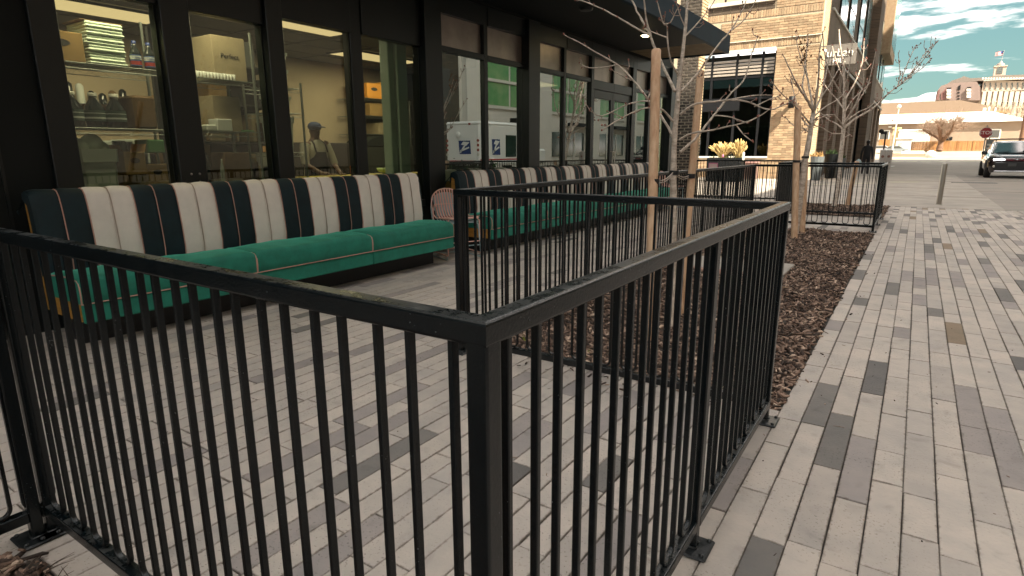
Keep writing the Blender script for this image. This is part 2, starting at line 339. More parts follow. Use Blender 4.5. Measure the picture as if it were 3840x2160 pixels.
def lay(name, cols, side):
    base = MB(); x0 = X0+cols[0]*PITCHW; x1 = X0+cols[-1]*PITCHW+PITCHW
    base.box(x0, x1, -3, YEND, -.058, -.012)
    root = struct(base.build(name, SAND))
    items = []
    for cidx in cols:
        x = X0+(cidx+.5)*PITCHW
        y = -2.9-random.random()*.6
        while y < YEND:
            li = random.choices((0, 1, 2), (.28, .17, .55))[0]; ln = LENS[li]
            y0, y1 = y, y+ln; y = y1
            segs = [(y0, y1)]
            bed = in_bed(x, y0, y1)
            if bed:
                segs = []
                if y0 < bed[0]-.04: segs.append((y0, bed[0]))
                if y1 > bed[1]+.04: segs.append((bed[1], y1))
            for a, b in segs:
                b = min(b, YEND)
                if b-a < .05: continue
                if side: ci = random.choices(range(6), (.55, .24, .10, .085, .010, .015))[0]
                else: ci = random.choices(range(6), (.55, .28, .15, .016, .0, .004))[0]
                items.append((x, (a+b)/2, b-a, li if abs(b-a-ln) < .001 else None, ci))
    def score(it):
        q = prj((it[0], it[1], 0))
        if q is None or not (-60 < q[0] < 3900 and 400 < q[1] < 2260): return 0
        return it[2]/dep((it[0], it[1], 0))**3*CH
    items.sort(key=score, reverse=True)
    rest = MB(); n = 0
    for it in items:
        x, y, ln, li, ci = it; sc = score(it)
        z = random.uniform(-.0012, .0012)
        if n < 300 and sc > 0:
            me = pmeshf(li, ci) if li is not None else paver_mb(ln).mesh('paver', PAV[ci])
            sx_ = 1-random.choice((0, .004, .012, .022, .034)); inst('paver', me, root, (x+random.uniform(-.0008, .0008), y+random.uniform(-.0008, .0008), z), (0, 0, random.uniform(-.002, .002)), scale=(sx_, 1-random.choice((0, 0, .002, .006, .009)), 1)); n += 1
        else: paver_mb(ln, x, y, z, rest, ci)
    rest.build('paver', PAV, root, kind='stuff')
    return root
lay('patio_paving', list(range(-46, 0)), False)
lay('sidewalk', list(range(0, 22)), True)

# concrete pads, road, gutter
b = MB(); b.box(-14, 1.74, YEND, 40, -.3, .0); struct(b.build('concrete_pavement', CONC))
b = MB(); b.box(1.935, 15.2, -40, YEND, -.3, -.10); b.box(1.742, 15.2, YEND, 104, -.3, -.003); struct(b.build('road', ROAD))
b = MB(); b.box(-60, 1.74, 40, 104, -.3, -.003); b.box(-14, -5.4, 15.2, YEND, -.3, -.001); struct(b.build('forecourt_pavement', ROAD))
b = MB()
for x0, y0, y1 in ((X0+22*PITCHW, -20, YEND),): b.bbox(x0, 1.95+.11, y0, y1, -.25, .0, .02)
struct(b.build('kerb', CONC))
# joints scored in the concrete are thin dark recess strips
J = mat('joint', (.12, .11, .10), .9)
b = MB()
for yy in (21.2, 25.6, 31.5): b.box(-9, 1.72, yy, yy+.012, .0, .0035)
for xx in (-3.4,): b.box(xx, xx+.012, YEND+.02, 39.9, .0, .004)
for yy in (24.5, 33, 42, 51, 60): b.box(1.76, 15, yy, yy+.02, -.003, .0005)
b.box(5.2, 5.22, 17, 104, -.003, .0007)
struct(b.build('pavement_joint', J))
def line(name, pts, w, m, z=.004):
    b = MB()
    for (xa, ya, xb, yb) in pts:
        d = Vector((xb-xa, yb-ya, 0)); q = Vector((-d.y, d.x, 0)).normalized()*w/2
        b.prism([Vector((xa, ya, z))+q, Vector((xa, ya, z))-q, Vector((xb, yb, z))-q, Vector((xb, yb, z))+q], (0, 0, 0), (0, 0, .003))
    return b.build(name, m)
tag(line('pale_stripe', [(-.85, 29.9, .15, 30.5)], .16, YLINE), 'pale yellow stripe on the concrete left of the bollard', 'road marking')  # thin pale yellow strip laid on the concrete
tag(line('pale_stripe', [(-3.3, 26.3, -1.4, 28.7)], .09, YLINE), 'long pale stripe on concrete seen through the far railing', 'road marking')
tag(line('pale_stripe', [(4.4, 30.3, 6.2, 31.2)], .22, PAINTW), 'white painted stripe on the road in front of the dark car', 'road marking')
tag(line('painted_arrow', [(-2.2, 52, -1.7, 62)], .3, PAINTW, .006), 'short pale road marking beyond the steel bollard', 'road marking')
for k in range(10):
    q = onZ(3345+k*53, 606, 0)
    o = line('crosswalk_bar', [(q.x, q.y-.2, q.x+1.15, q.y)], 1.6, YLINE, .006)
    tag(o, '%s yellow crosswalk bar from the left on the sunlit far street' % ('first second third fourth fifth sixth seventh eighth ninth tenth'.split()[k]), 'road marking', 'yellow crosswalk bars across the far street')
# drain grate
t = thing('drain_grate', 'dark slotted drain grate in the road right of the bollard', 'drain', (1.95, 30.8, 0))
b = MB(); b.box(1.25, 2.75, 30.6, 30.66, .003, .01); b.box(1.25, 2.75, 31.0, 31.06, .003, .01); b.build('grate_frame', PLATE, t)
for k in range(24): bb = MB(); bb.box(1.27+k*.062, 1.295+k*.062, 30.66, 31.0, .003, .009); bb.build('slat', PLATE, t)

# ================================================================== mulch beds
MU = mat('mulch', (.075, .05, .038), .92, var=.7, vs=40, pos=True, col2=(.028, .02, .016), rnd=.0)
CHIP = bpy.data.materials.new('bark chips'); CHIP.use_nodes = True
nt = CHIP.node_tree; N = nt.nodes; L = nt.links; bs = N['Principled BSDF']; bs.inputs['Roughness'].default_value = .9
ge = N.new('ShaderNodeNewGeometry'); rp = N.new('ShaderNodeValToRGB'); L.new(ge.outputs['Random Per Island'], rp.inputs[0])
e = rp.color_ramp.elements; e[0].color = (.026, .016, .011, 1); e[1].color = (.60, .44, .33, 1); e[1].position = 1
for p_, c_ in ((.3, (.058, .035, .025, 1)), (.55, (.13, .080, .057, 1)), (.78, (.25, .16, .115, 1)), (.92, (.33, .225, .165, 1))): q = e.new(p_); q.color = c_
L.new(rp.outputs[0], bs.inputs['Base Color'])
def chips(n, x0, x1, y0, y1, hfun, smin=.5, smax=1.3, wts=None):
    cx = rng.uniform(x0, x1, n); cy = y0+(y1-y0)*(rng.random(n)**(wts or 1.0)); cz = hfun(cx, cy)+rng.uniform(.0, .016, n)
    yaw = rng.uniform(0, 2*PI, n); pit = rng.normal(0, .35, n); rol = rng.normal(0, .5, n); sc = rng.uniform(smin, smax, n)
    ln = rng.uniform(.014, .042, n)*sc; wd = rng.uniform(.005, .013, n)*sc; th = rng.uniform(.002, .006, n)*sc
    base = np.array([(-1, -.6, -1), (1, -1, -1), (.8, 1, -1), (-.9, .8, -1), (-.8, -.5, 1), (1.05, -.6, 1), (.7, .8, 1), (-1, .6, 1)])
    P = np.stack([base[None, :, 0]*ln[:, None], base[None, :, 1]*wd[:, None], base[None, :, 2]*th[:, None]], 2)
    c1, s1 = np.cos(rol)[:, None], np.sin(rol)[:, None]; y, z = P[..., 1]*c1-P[..., 2]*s1, P[..., 1]*s1+P[..., 2]*c1; x = P[..., 0]
    c2, s2 = np.cos(pit)[:, None], np.sin(pit)[:, None]; x, z = x*c2-z*s2, x*s2+z*c2
    c3, s3 = np.cos(yaw)[:, None], np.sin(yaw)[:, None]; x, y = x*c3-y*s3, x*s3+y*c3
    V = np.stack([x+cx[:, None], y+cy[:, None], z+cz[:, None]], 2).reshape(-1, 3)
    F = np.array([(0, 3, 2, 1), (4, 5, 6, 7), (0, 1, 5, 4), (1, 2, 6, 5), (2, 3, 7, 6), (3, 0, 4, 7)])
    F = (F[None]+(np.arange(n)*8)[:, None, None]).reshape(-1, 4)
    me = bpy.data.meshes.new('bark_mulch'); me.vertices.add(len(V)); me.vertices.foreach_set('co', V.ravel())
    me.loops.add(F.size); me.loops.foreach_set('vertex_index', F.ravel().astype(np.int32)); me.polygons.add(len(F))
    me.polygons.foreach_set('loop_start', (np.arange(len(F))*4).astype(np.int32)); me.update(calc_edges=True); me.materials.append(CHIP)
    o = bpy.data.objects.new('bark_mulch', me); COL.objects.link(o); o['kind'] = 'stuff'
    return o
def hf(x, y): return .006+.012*np.sin(x*3.1+y*1.7)*np.sin(y*2.3-x)+.01*np.sin(x*9+y*7)
for i, (a, b_, c_, d) in enumerate(BEDS):
    nx, ny = 24, int((d-c_)*12); P = []
    for iy in range(ny+1):
        row = []
        for ix in range(nx+1):
            x = a+(b_-a)*ix/nx; y = c_+(d-c_)*iy/ny
            edge = ix in (0, nx) or iy in (0, ny)
            row.append((x, y, -.02 if edge else float(hf(x, y))-.012))
        P.append(row)
    b = MB(); b.grid(P); b.build('mulch_soil', MU)['kind'] = 'structure'
    dens = (2100, 900, 2300)[i]
    o = chips(int(dens*(b_-a)*(min(d, 99)-max(c_, -.5))), a+.01, b_-.012, max(c_, -.5)+.01, d-.012, hf, wts=1.25 if i == 0 else 1.0)
    tag(o, ('brown bark mulch covering the long bed around the nearest tree', 'brown bark mulch in the small bed behind the far railing', 'brown bark mulch in the bed at the bottom left corner')[i], 'mulch')
o = chips(22, X0, X0+.22, 3.2, 10.9, lambda x, y: x*0+.002, .25, .55); tag(o, 'few loose bark chips spilled on the sidewalk edge beside the long bed', 'mulch')
o = chips(40, -2.2, -.5, 2.86, 3.1, lambda x, y: x*0+.002, .35, .8); tag(o, 'loose bark chips spilled on the patio at the front of the long bed', 'mulch')
o = chips(260, -4.3, 1.2, .9, 6.0, lambda x, y: x*0+.001, .08, .26); tag(o, 'tiny dark grit and bark crumbs scattered over the pavers', 'grit')
# pale stepping slab with a pink brick edge
t = thing('stepping_slab', 'pale concrete slab with pink brick edge crossing the mulch bed', 'slab', (-1.6, 6.7, 0))
b = MB(); b.bbox(-2.3, -1.02, 6.55, 7.28, -.05, .045, .008); b.build('slab', CONC, t)
PB = mat('pink brick', (.40, .21, .16), .85, var=.4, vs=20, rnd=.15, pos=True)
for k in range(6): b = MB(); b.bbox(-2.29+k*.205, -2.10+k*.205, 6.44, 6.545, -.05, .04, .006); b.build('brick', PB, t)
# loose bits
for k, (x, y, ln, a) in enumerate(((-.16, 3.05, .05, .1), (-1.30, 1.95, .035, .5), (-1.9, 1.75, .04, 1.2))):
    b = MB(); d = Vector((math.cos(a), math.sin(a), 0)); b.tube([Vector((x, y, .004))-d*ln/2, Vector((x+.004, y-.003, .008)), Vector((x, y, .004))+d*ln/2], [.0012, .002, .001], 6)
    tag(b.build('twig', TWIG, loc=(x, y, 0)), ('short dark twig lying on a pale sidewalk paver', 'short twig on the patio pavers right of the fence corner bars', 'bent twig on the patio pavers behind the left railing')[k], 'twig')
b = MB(); b.tube([(-1.35, 5.95, .035), (-1.1, 5.92, .045), (-.86, 6.0, .035)], [.004, .007, .004], 6)
tag(b.build('fallen_stick', mat('pale stick', (.42, .29, .18), .8), loc=(-1.1, 5.95, 0)), 'long pale stick lying on the mulch near the sidewalk edge', 'stick')
# little green sprouts
SPR = mat('sprout', (.25, .30, .03), .6)
for k, (x, y) in enumerate(((-2.12, 3.32), (-1.62, 3.28), (-.52, 3.22), (-2.16, 5.3))):
    b = MB()
    for j in range(5):
        a = random.random()*6.28; h_ = random.uniform(.03, .06); q = Vector((math.cos(a)*.02, math.sin(a)*.02, 0))
        b.add([Vector((x-.004, y, .005)), Vector((x+.004, y, .005)), Vector((x+.003, y, h_*.6))+q*.5, Vector((x, y, h_))+q*1.5, Vector((x-.003, y, h_*.6))+q*.5], [(0, 1, 2, 3, 4)])
    tag(b.build('sprout', SPR, loc=(x, y, 0)), ('yellow green sprout in mulch by the front edge under the railing', 'smaller sprout in mulch right of the first sprout', 'green sprout at the mulch edge beside the sidewalk corner', 'green sprout in mulch behind the fence near the wooden stake')[k], 'plant')
# fallen sticks and dry needles heap, bottom left
b = MB()
for k in range(60):
    p = Vector((-2.2+random.random()*.26, .40+random.random()*.14, .012+random.random()*.04)); a = random.random()*6.28; d = Vector((math.cos(a), math.sin(a), random.uniform(-.2, .5)))
    b.tube([p, p+d*.03, p+d*random.uniform(.05, .09)+Vector((0, 0, -.01))], [.0018, .0014, .0006], 5)
o = b.build('dry_twigs', mat('dry twig', (.075, .05, .035), .9), loc=(-2.1, .46, 0)); o['kind'] = 'stuff'; tag(o, 'heap of dry dark twigs at the corner of the near mulch bed', 'twigs')

# ================================================================== railings
RW = .038; ZT = 1.07; ZB0, ZB1 = .074, .112
BARM = {}
def ubar_mesh(k):
    if k in BARM: return BARM[k]
    b = MB(); hw = .0425; r = .030; zb = ZB1+.006; pts = [(-hw, 0, ZT-RW+.001), (-hw, 0, zb+r)]
    for i in range(1, 9):
        a = PI+PI/2*i/8; pts.append((-hw+r+r*math.cos(a), 0, zb+r+r*math.sin(a)))
    for i in range(0, 9):
        a = 1.5*PI+PI/2*i/8; pts.append((hw-r+r*math.cos(a), 0, zb+r+r*math.sin(a)))
    pts.append((hw, 0, ZT-RW+.001))
    # rectangular bar swept in the x-z plane
    V = []; F = []; t = .0054; w = .0078; n = len(pts)
    P = [Vector(p) for p in pts]
    for i in range(n):
        d = (P[min(i+1, n-1)]-P[max(i-1, 0)]).normalized(); nn = Vector((-d.z, 0, d.x))
        for (s1, s2) in ((-1, -.75), (-.75, -1), (.75, -1), (1, -.75), (1, .75), (.75, 1), (-.75, 1), (-1, .75)): V.append(P[i]+nn*t*s1+Vector((0, w*s2, 0)))
    for i in range(n-1):
        for j in range(8): a = i*8+j; c2 = i*8+(j+1) % 8; F.append((a, c2, c2+8, a+8))
    b.add(V, F, False)
    b.mi = 1; b.tube([(-.022, 0, ZB1+.001), (.022, 0, ZB1+.001)], .005, 6)
    BARM[k] = b.mesh('baluster', [BLACK, RUST if k else PLATE]); return BARM[k]
def rsq(w, h, r):
    pts = []
    for (sx, sy, a0) in ((1, 1, 0), (-1, 1, 90), (-1, -1, 180), (1, -1, 270)):
        for i in range(4): a = R(a0+30*i); pts.append((sx*(w/2-r)+r*math.cos(a), sy*(h/2-r)+r*math.sin(a)))
    return pts
def railing(label, p, q, posts, m0=0, m1=0, skip0=True):
    """p,q: centre line ends (x,y); posts: distances of posts along the run; m0/m1: mitre slopes"""
    p = Vector((*p, 0)); q = Vector((*q, 0)); d = (q-p); ln = d.length; d.normalize(); nrm = Vector((-d.y, d.x, 0))
    t = thing('railing', label, 'railing', p, 'black patio railings')
    prof = rsq(RW, RW, .006); V = []; F = []
    for e_, (base, mt) in enumerate(((0, m0), (ln, m1))):
        for (a, z) in prof: V.append(p+d*(base+mt*a)+nrm*a+Vector((0, 0, ZT-RW/2+z)))
    n = len(prof)
    for j in range(n): F.append((j, (j+1) % n, (j+1) % n+n, j+n))
    b = MB(); b.add(V, F, False); b.add(V[:n], [tuple(reversed(range(n)))], False); b.add(V[n:], [tuple(range(n))], False)
    b.build('top_rail', BLACK, t)
    pmb = {}
    for s in (posts[1:] if skip0 else posts):
        c_ = p+d*s; b = MB(); pr = rsq(RW-.0008, RW-.0008, .005)
        poly = [(c_+d*a+nrm*bb+Vector((0, 0, .011))) for a, bb in pr]
        b.prism(poly, (0, 0, 0), (0, 0, ZT-.025))
        for sg in (-1, 1):
            if sg == -1 and s < .02 or sg == 1 and s > ln-.02: continue
            e0 = c_+d*sg*(RW/2-.001)+Vector((0, 0, ZT-RW+.002)); b.prism([e0-nrm*.012, e0-nrm*.012+d*sg*.014, e0-nrm*.012-Vector((0, 0, .014))], (0, 0, 0), nrm*.024)
        po = b.build('post', BLACK, t)
        b = MB(); b.bbox(c_.x-.062, c_.x+.062, c_.y-.062, c_.y+.062, .002, .013, .005)
        for sx in (-1, 1):
            for sy in (-1, 1): b.lathe([(.008, 0), (.008, .006), (.004, .009)], (c_.x+sx*.045, c_.y+sy*.045, .013), 6)
        b.tube([c_+Vector((-.02, -.02, .015)), c_+Vector((.02, -.02, .015)), c_+Vector((.02, .02, .015)), c_+Vector((-.02, .02, .015)), c_+Vector((-.02, -.02, .015))], .004, 6)
        b.build('base_plate', PLATE, po)
    ang = math.atan2(d.y, d.x)
    br = rsq(RW, RW, .005)
    for a, b2 in zip(posts[:-1], posts[1:]):
        s0, s1 = a+RW/2+.001, b2-RW/2-.001
        b = MB(); V = []
        for s in (s0, s1):
            for (aa, z) in br: V.append(p+d*s+nrm*aa+Vector((0, 0, (ZB0+ZB1)/2+z)))
        n = len(br); b.add(V, [(j, (j+1) % n, (j+1) % n+n, j+n) for j in range(n)]+[tuple(reversed(range(n))), tuple(range(n, 2*n))], False)
        b.build('bottom_rail', BLACK, t)
        L_ = s1-s0; k = max(1, int((L_-.02)/.149)); pitch = L_/k
        for i in range(k):
            s = s0+pitch*(i+.5); c_ = p+d*s
            inst('baluster', ubar_mesh(int(random.random() < .35)), t, (c_.x, c_.y, 0), (0, 0, ang))
    return t
XO, XI, YA, YB, YD, YG, YI = -.474, -2.371, .635, 2.926, 11.25, 13.53, 16.6
h_ = RW/2
railing('black railing at the far left edge running toward the viewer', (XI, -1.4), (XI, YA), [0, 1.0, 1.99, 2.035], 0, 1, False)
railing('nearest black railing running left from the front corner post', (XI, YA), (XO, YA), [0, XO-XI], -1, -1)
railing('near black railing along the sidewalk with glinting top edge', (XO, YA), (XO, YB), [0, (YB-YA)/2, YB-YA], 1, -1)
railing('black railing crossing behind the front one beside the tall stake', (XO, YB), (XI, YB), [0, XO-XI], 1, 1)
n_ = 4
railing('long black railing along the patio in front of the far bench', (XI, YB), (XI, YD), [.04]+[(YD-YB)*i/n_ for i in range(1, n_+1)], -1, 1, False)
railing('far black railing facing the viewer behind the leaning tree', (XI, YD), (XO, YD), [0, XO-XI], -1, -1)
railing('short far railing beside the sidewalk near the bollard', (XO, YD), (XO, YG), [0, (YG-YD)/2, YG-YD], 1, -1)
railing('rear railing of the far bay with mulch behind it', (XO, YG), (XI, YG), [0, XO-XI], 1, 1)
railing('dense dark railing receding behind the two trees', (XI, YG), (XI, YI), [0, (YI-YG)/2, YI-YG], -1, -1)
railing('farthest railing in front of the planter with plumes', (XI, YI), (-5.15, YI), [0, 1.4, 2.77], 1, 0)
# small weathered rust marks near weld points of the left panel
# ================================================================== benches
TEAL = mat('dark teal velvet', (.002, .018, .026), .75, var=.45, vs=7, sheen=.32, bump=.1, bs=250, pos=True)
CREAM = mat('cream fabric', (.86, .80, .74), .8, var=.08, vs=9, bump=.12, bs=350, sheen=.1, pos=True)
GREEN = mat('green velvet', (.009, .20, .138), .72, var=.3, vs=8, sheen=.8, bump=.15, bs=260, pos=True)
PINKP = mat('pink piping', (.52, .30, .24), .7)
BEIGEP = mat('beige piping', (.46, .37, .31), .7)
KICK = mat('kick plate', (.006, .007, .009), .5, var=.3, vs=5)
def back_channel(y0, y1, m):
    prof = [(-4.925, .46), (-4.915, .56), (-4.925, .70), (-4.94, .84), (-4.955, .94), (-4.972, 1.005), (-5.0, 1.042), (-5.035, 1.052), (-5.075, 1.045), (-5.10, 1.02), (-5.115, .97), (-5.12, .90)]
    P = []
    nx = 8
    for i, (x, z) in enumerate(prof):
        a = prof[max(i-1, 0)]; b_ = prof[min(i+1, len(prof)-1)]
        d = Vector((b_[0]-a[0], 0, b_[1]-a[1])).normalized(); nr = Vector((d.z, 0, -d.x))
        row = []
        for j in range(nx+1):
            t = j/nx; u = 2*t-1
            bul = .009*(1-abs(u)**4.5) - .003+.0025*math.sin(y0*37+i*1.3+u*2)
            if i > 8: bul *= .5
            p = Vector((x, y0+(y1-y0)*t, z))+nr*bul
            row.append(p)
        P.append(row)
    b = MB(); b.grid(P)
    return b, prof
def bench(label, y0, y1, ncush, nch, cat='bench'):
    t = thing('banquette', label, cat, (-4.75, (y0+y1)/2, 0), 'striped outdoor banquettes')
    cw = (y1-y0)/nch
    for k in range(nch):
        teal = (k//2) % 2 == 0
        b, prof = back_channel(y0+k*cw, y0+(k+1)*cw, None)
        b.build('back_channel', TEAL if teal else CREAM, t)
        if k:
            pts = [Vector((x+.004, y0+k*cw, z)) for x, z in prof[:10]]
            both_w = (not teal) and ((k-1)//2) % 2 == 1
            b = MB(); b.tube(pts, .0042, 6); b.build('piping', BEIGEP if both_w else PINKP, t)
    # padded ends, ply and frame
    for s, ye in ((-1, y0), (1, y1)):
        pr = [(-4.925, .46), (-4.915, .56), (-4.94, .84), (-4.96, .96), (-4.98, 1.02), (-5.035, 1.048), (-5.09, 1.03), (-5.10, .99), (-5.03, .95), (-4.985, .46)]
        b = MB(); b.prism([Vector((x, ye, z)) for x, z in pr], (0, -s*.03, 0), (0, s*.012, 0)); b.build('back_end', TEAL, t)
        b = MB(); b.prism([Vector((x, ye, z)) for x, z in ((-4.986, .47), (-5.032, .95), (-5.085, .97), (-5.06, .47))], (0, -s*.03, 0), (0, s*.004, 0)); b.build('plywood_end', PLY, t, label='bare orange plywood edge of the back')
        b = MB(); b.box(-4.95, -4.475, ye, ye-s*.02, .205, .325); b.build('plywood_end', PLY, t, label='bare orange plywood edge below the seat')
    b = MB(); b.box(-5.11, -4.99, y0+.02, y1-.02, .2, .93); b.build('back_frame', PLY, t)
    # loose fabric flap at the rear corner
    b = MB(); P = [[Vector((-5.09-.03*i-.01*math.sin(j*2), y0-.012+.02*math.sin(i+j), 1.02-.035*i-.012*j)) for j in range(4)] for i in range(4)]
    b.grid(P); b.build('fabric_flap', TEAL, t)
    cl = (y1-y0)/ncush
    for k in range(ncush):
        a, e_ = y0+k*cl+.003, y0+(k+1)*cl-.003
        prof = [(-4.93, .325), (-4.44, .325), (-4.431, .335), (-4.427, .40), (-4.429, .462), (-4.436, .486), (-4.452, .501), (-4.49, .508), (-4.60, .511), (-4.75, .508), (-4.93, .493)]
        nn = 30; P = []
        for i in range(nn+1):
            tt = i/nn; ins = 0
            yy = a+(e_-a)*tt; edge = min(tt, 1-tt)*(e_-a)
            sh = .016*max(0, 1-edge/.035)**2
            row = []
            for (x, z) in prof:
                zz = z-sh*(1 if z > .42 else 0)+(.005*math.sin(tt*9+x*7+k)+.002*math.sin(tt*31+k*2)) * (1 if z > .45 else .2); xx = x-(sh*.6 if x > -4.5 else 0)
                row.append(Vector((xx, yy, zz)))
            row.append(row[0]); P.append(list(reversed(row)))
        b = MB(); b.grid(P); b.add(P[0], [tuple(range(len(P[0])-1))], False); b.add(P[-1], [tuple(reversed(range(len(P[0])-1)))], False)
        o = b.build('seat_cushion', GREEN, t)
        for yy, s in ((a, 1), (e_, -1)):
            pp = [Vector((x-.004 if x < -4.5 else x-.012, yy+s*.001, z-(.020 if z > .42 else 0))) for x, z in prof[1:]]
            b = MB(); b.tube(pp, .0055, 6); b.build('piping', PINKP, o)
        b = MB(); b.tube([(-4.430, a, .329), (-4.430, e_, .329)], .0045, 6); b.build('piping', PINKP, o)
        b = MB(); b.bbox(-4.47, -4.437, a, e_, .195, .323, .008); b.build('seat_apron', GREEN, t)
    b = MB(); b.bbox(-4.98, -4.68, y0+.07, y1-.10, .001, .2, .004); b.build('kick_base', KICK, t)
    return t
bench('near green seat banquette with dark teal and cream striped back', 1.56, 5.40, 3, 24)
bench('long far green seat banquette behind the patio railing and chairs', 6.17, 13.21, 5, 44)

# ================================================================== stacked chairs
PINKM = mat('pink metal', (.78, .47, .40), .5)
BLUEM = mat('pale blue metal', (.38, .50, .53), .5)
def chair(label, x, y, z, rz, m, group='stacked wire chairs'):
    t = thing('wire_chair', label, 'chair', (x, y, z), group)
    c_, s_ = math.cos(rz), math.sin(rz)
    def T(p): return Vector((x+p[0]*c_-p[1]*s_, y+p[0]*s_+p[1]*c_, z+p[2]))
    def tb(name, pts, r, par=t, n=6): b = MB(); b.tube([T(p) for p in pts], r, n); return b.build(name, m, par)
    # front of seat towards +x ; back leans to -x
    W_, D_ = .235, .22
    arch = []
    for i in range(17):
        a = PI*i/16; yy = -math.cos(a)*W_*(.98); h_ = .47+.30*math.sin(a)**.55 if 0 < i < 16 else .47
        arch.append((-.20-.10*(h_-.47)/.30, yy, h_+.02))
    rim = [(D_, -.19, .46)]+[(-.10, -W_, .445)]+arch+[(-.10, W_, .445), (D_, .19, .46), (D_+.015, .15, .455), (D_+.015, -.15, .455), (D_, -.19, .46)]
    tb('rim', rim, .0085)
    n = 10
    for k in range(n):
        yy = -.165+.33*k/(n-1); a = math.acos(max(-1, min(1, -yy/(W_*.98)))); h_ = .47+.30*math.sin(a)**.55
        pts = [(D_+.01, yy*.92, .456), (.02, yy, .437), (-.12, yy, .437), (-.185, yy, .462), (-.225, yy, .54), (-.20-.10*(h_-.47)/.30, yy, h_+.015)]
        tb('rod', pts, .0095)
    tb('cross_rod', [(-.236, -.195, .60), (-.245, 0, .60), (-.236, .195, .60)], .005)
    for s in (-1, 1):
        tb('leg', [(.17, s*.195, .445), (.19, s*.215, .42), (.215, s*.235, .03), (.20, s*.235, .010), (-.20, s*.235, .010), (-.225, s*.235, .03), (-.20, s*.222, .55), (-.19, s*.21, .60), (-.17, s*.20, .58)], .009, n=8)
    tb('stretcher', [(.19, -.225, .16), (.19, .225, .16)], .007)
    tb('stretcher', [(-.2, -.23, .030), (-.2, .23, .030)], .007)
    return t
chair('pale blue wire chair nested under the pink one between the benches', -4.73, 5.80, 0, -.42, BLUEM)
chair('pink wire chair on top of the blue one between the benches', -4.70, 5.78, .055, -.42, PINKM)
chair('pale blue wire chair at the far end of the long bench', -4.70, 13.72, 0, .0, BLUEM)
chair('pink wire chair stacked at the far end of the long bench', -4.67, 13.72, .055, .0, PINKM)

# ================================================================== bollard
t = thing('bollard', 'brushed steel bollard at the end of the paved sidewalk', 'bollard', (.55, 17.9, 0))
b = MB(); b.lathe([(.058, .0), (.058, .965), (.054, .985), (.04, .995), (.0, .998)], (.55, 17.9, .001), 24); b.build('post', STEEL, t)
b = MB(); b.lathe([(.085, 0), (.085, .008), (.06, .014)], (.55, 17.9, .001), 20); b.build('base_plate', STEEL, t)

# ================================================================== trees
def jit(p, a): return Vector(p)+Vector((random.uniform(-a, a), random.uniform(-a, a), random.uniform(-a, a)))
def smooth(pts, k=3):
    pts = [Vector(p) for p in pts]; outp = []
    for i in range(len(pts)-1):
        p0 = pts[max(i-1, 0)]; p1 = pts[i]; p2 = pts[i+1]; p3 = pts[min(i+2, len(pts)-1)]
        for j in range(k):
            t = j/k; outp.append(.5*((2*p1)+(p2-p0)*t+(2*p0-5*p1+4*p2-p3)*t*t+(3*p1-p0-3*p2+p3)*t*t*t))
    outp.append(pts[-1]); return outp
def limb(t, pts, r0, r1, twn=.5, parent_name='branch', bud=True, twl=.10, sc=1, k=3):
    pts = smooth(pts, k); n = len(pts)
    L_ = sum((pts[i+1]-pts[i]).length for i in range(n-1))
    pts = [pts[0]]+[jit(p, r0*.22) for p in pts[1:-1]]+[pts[-1]]
    b = MB(); b.tube(pts, [(r0+(r1-r0)*(i/(n-1))**.8)*(1+(.16 if i % 3 == 1 else 0)) for i in range(n)], 7)
    cnt = int(L_*twn*14)
    def budat(p, r): b.mi = 1; b.ball(p, r, 5, 4, (1, 1, 1.5)); b.mi = 0
    b.mi = 0
    for q in range(cnt):
        i = random.randint(max(1, n//5), n-1); p = pts[i]; d = (pts[i]-pts[i-1]).normalized()
        side = d.cross(Vector((random.gauss(0, 1), random.gauss(0, 1), random.gauss(0, 1)))).normalized()
        ln = random.uniform(.15, 1)*twl*(1.2 if random.random() < .3 else .5)
        e1 = p+(side*.9+d*.5).normalized()*ln*.5; e2 = e1+(side*.4+d*.8+Vector((0, 0, .35))).normalized()*ln*.5
        b.mi = 2; b.tube([p, e1, e2], [r1*1.15, r1*.95, r1*.7], 5); b.mi = 0
        if bud:
            budat(e2, r1*random.uniform(1.3, 2.1))
            if random.random() < .5: budat(e2+Vector((random.uniform(-1, 1), random.uniform(-1, 1), random.uniform(-1, 0)))*r1*2.2, r1*1.3)
    if bud:
        for _ in range(3): budat(pts[-1]+Vector((random.uniform(-1, 1), random.uniform(-1, 1), random.uniform(-.2, 1)))*r1*1.8, r1*random.uniform(1.2, 1.8))
    return b.build(parent_name, [BARK, BUD, TWIG], t)
def stake(label, pb, pt, r, group='wooden tree stakes'):
    pb = Vector(pb); pt = Vector(pt); d = (pt-pb).normalized()
    t = thing('wooden_stake', label, 'stake', (pb.x, pb.y, 0), group)
    b = MB(); n = 9; b.tube([pb-d*.05]+[pb+(pt-pb)*i/n+Vector((random.uniform(-.002, .002), random.uniform(-.002, .002), 0)) for i in range(n)]+[pt-d*.006, pt], [r]*(n+1)+[r, r*.82], 14); b.build('pole', WOOD, t)
    return t
TIE = mat('black tie', (.008, .009, .011), .5); WIRE = mat('tie wire', (.36, .30, .25), .6)
def ties(t, ps, tr, rad, trr):
    b = MB(); b.lathe([(trr*1.16, -.016), (trr*1.22, 0), (trr*1.16, .018)], tr, 12); b.build('strap', TIE, t)
    for p in ps:
        b = MB(); b.lathe([(rad*1.06, -.018), (rad*1.14, 0), (rad*1.06, .018)], p, 12); b.build('strap', TIE, t)
        p = Vector(p); q = Vector(tr); mid = (p+q)/2-Vector((0, 0, .03))
        for o_ in (-.008, .008): b = MB(); b.tube(smooth([p+Vector((0, 0, o_)), mid+Vector((0, 0, o_)), q+Vector((0, 0, o_))], 4), .0045, 6); b.build('tie_wire', WIRE, t)
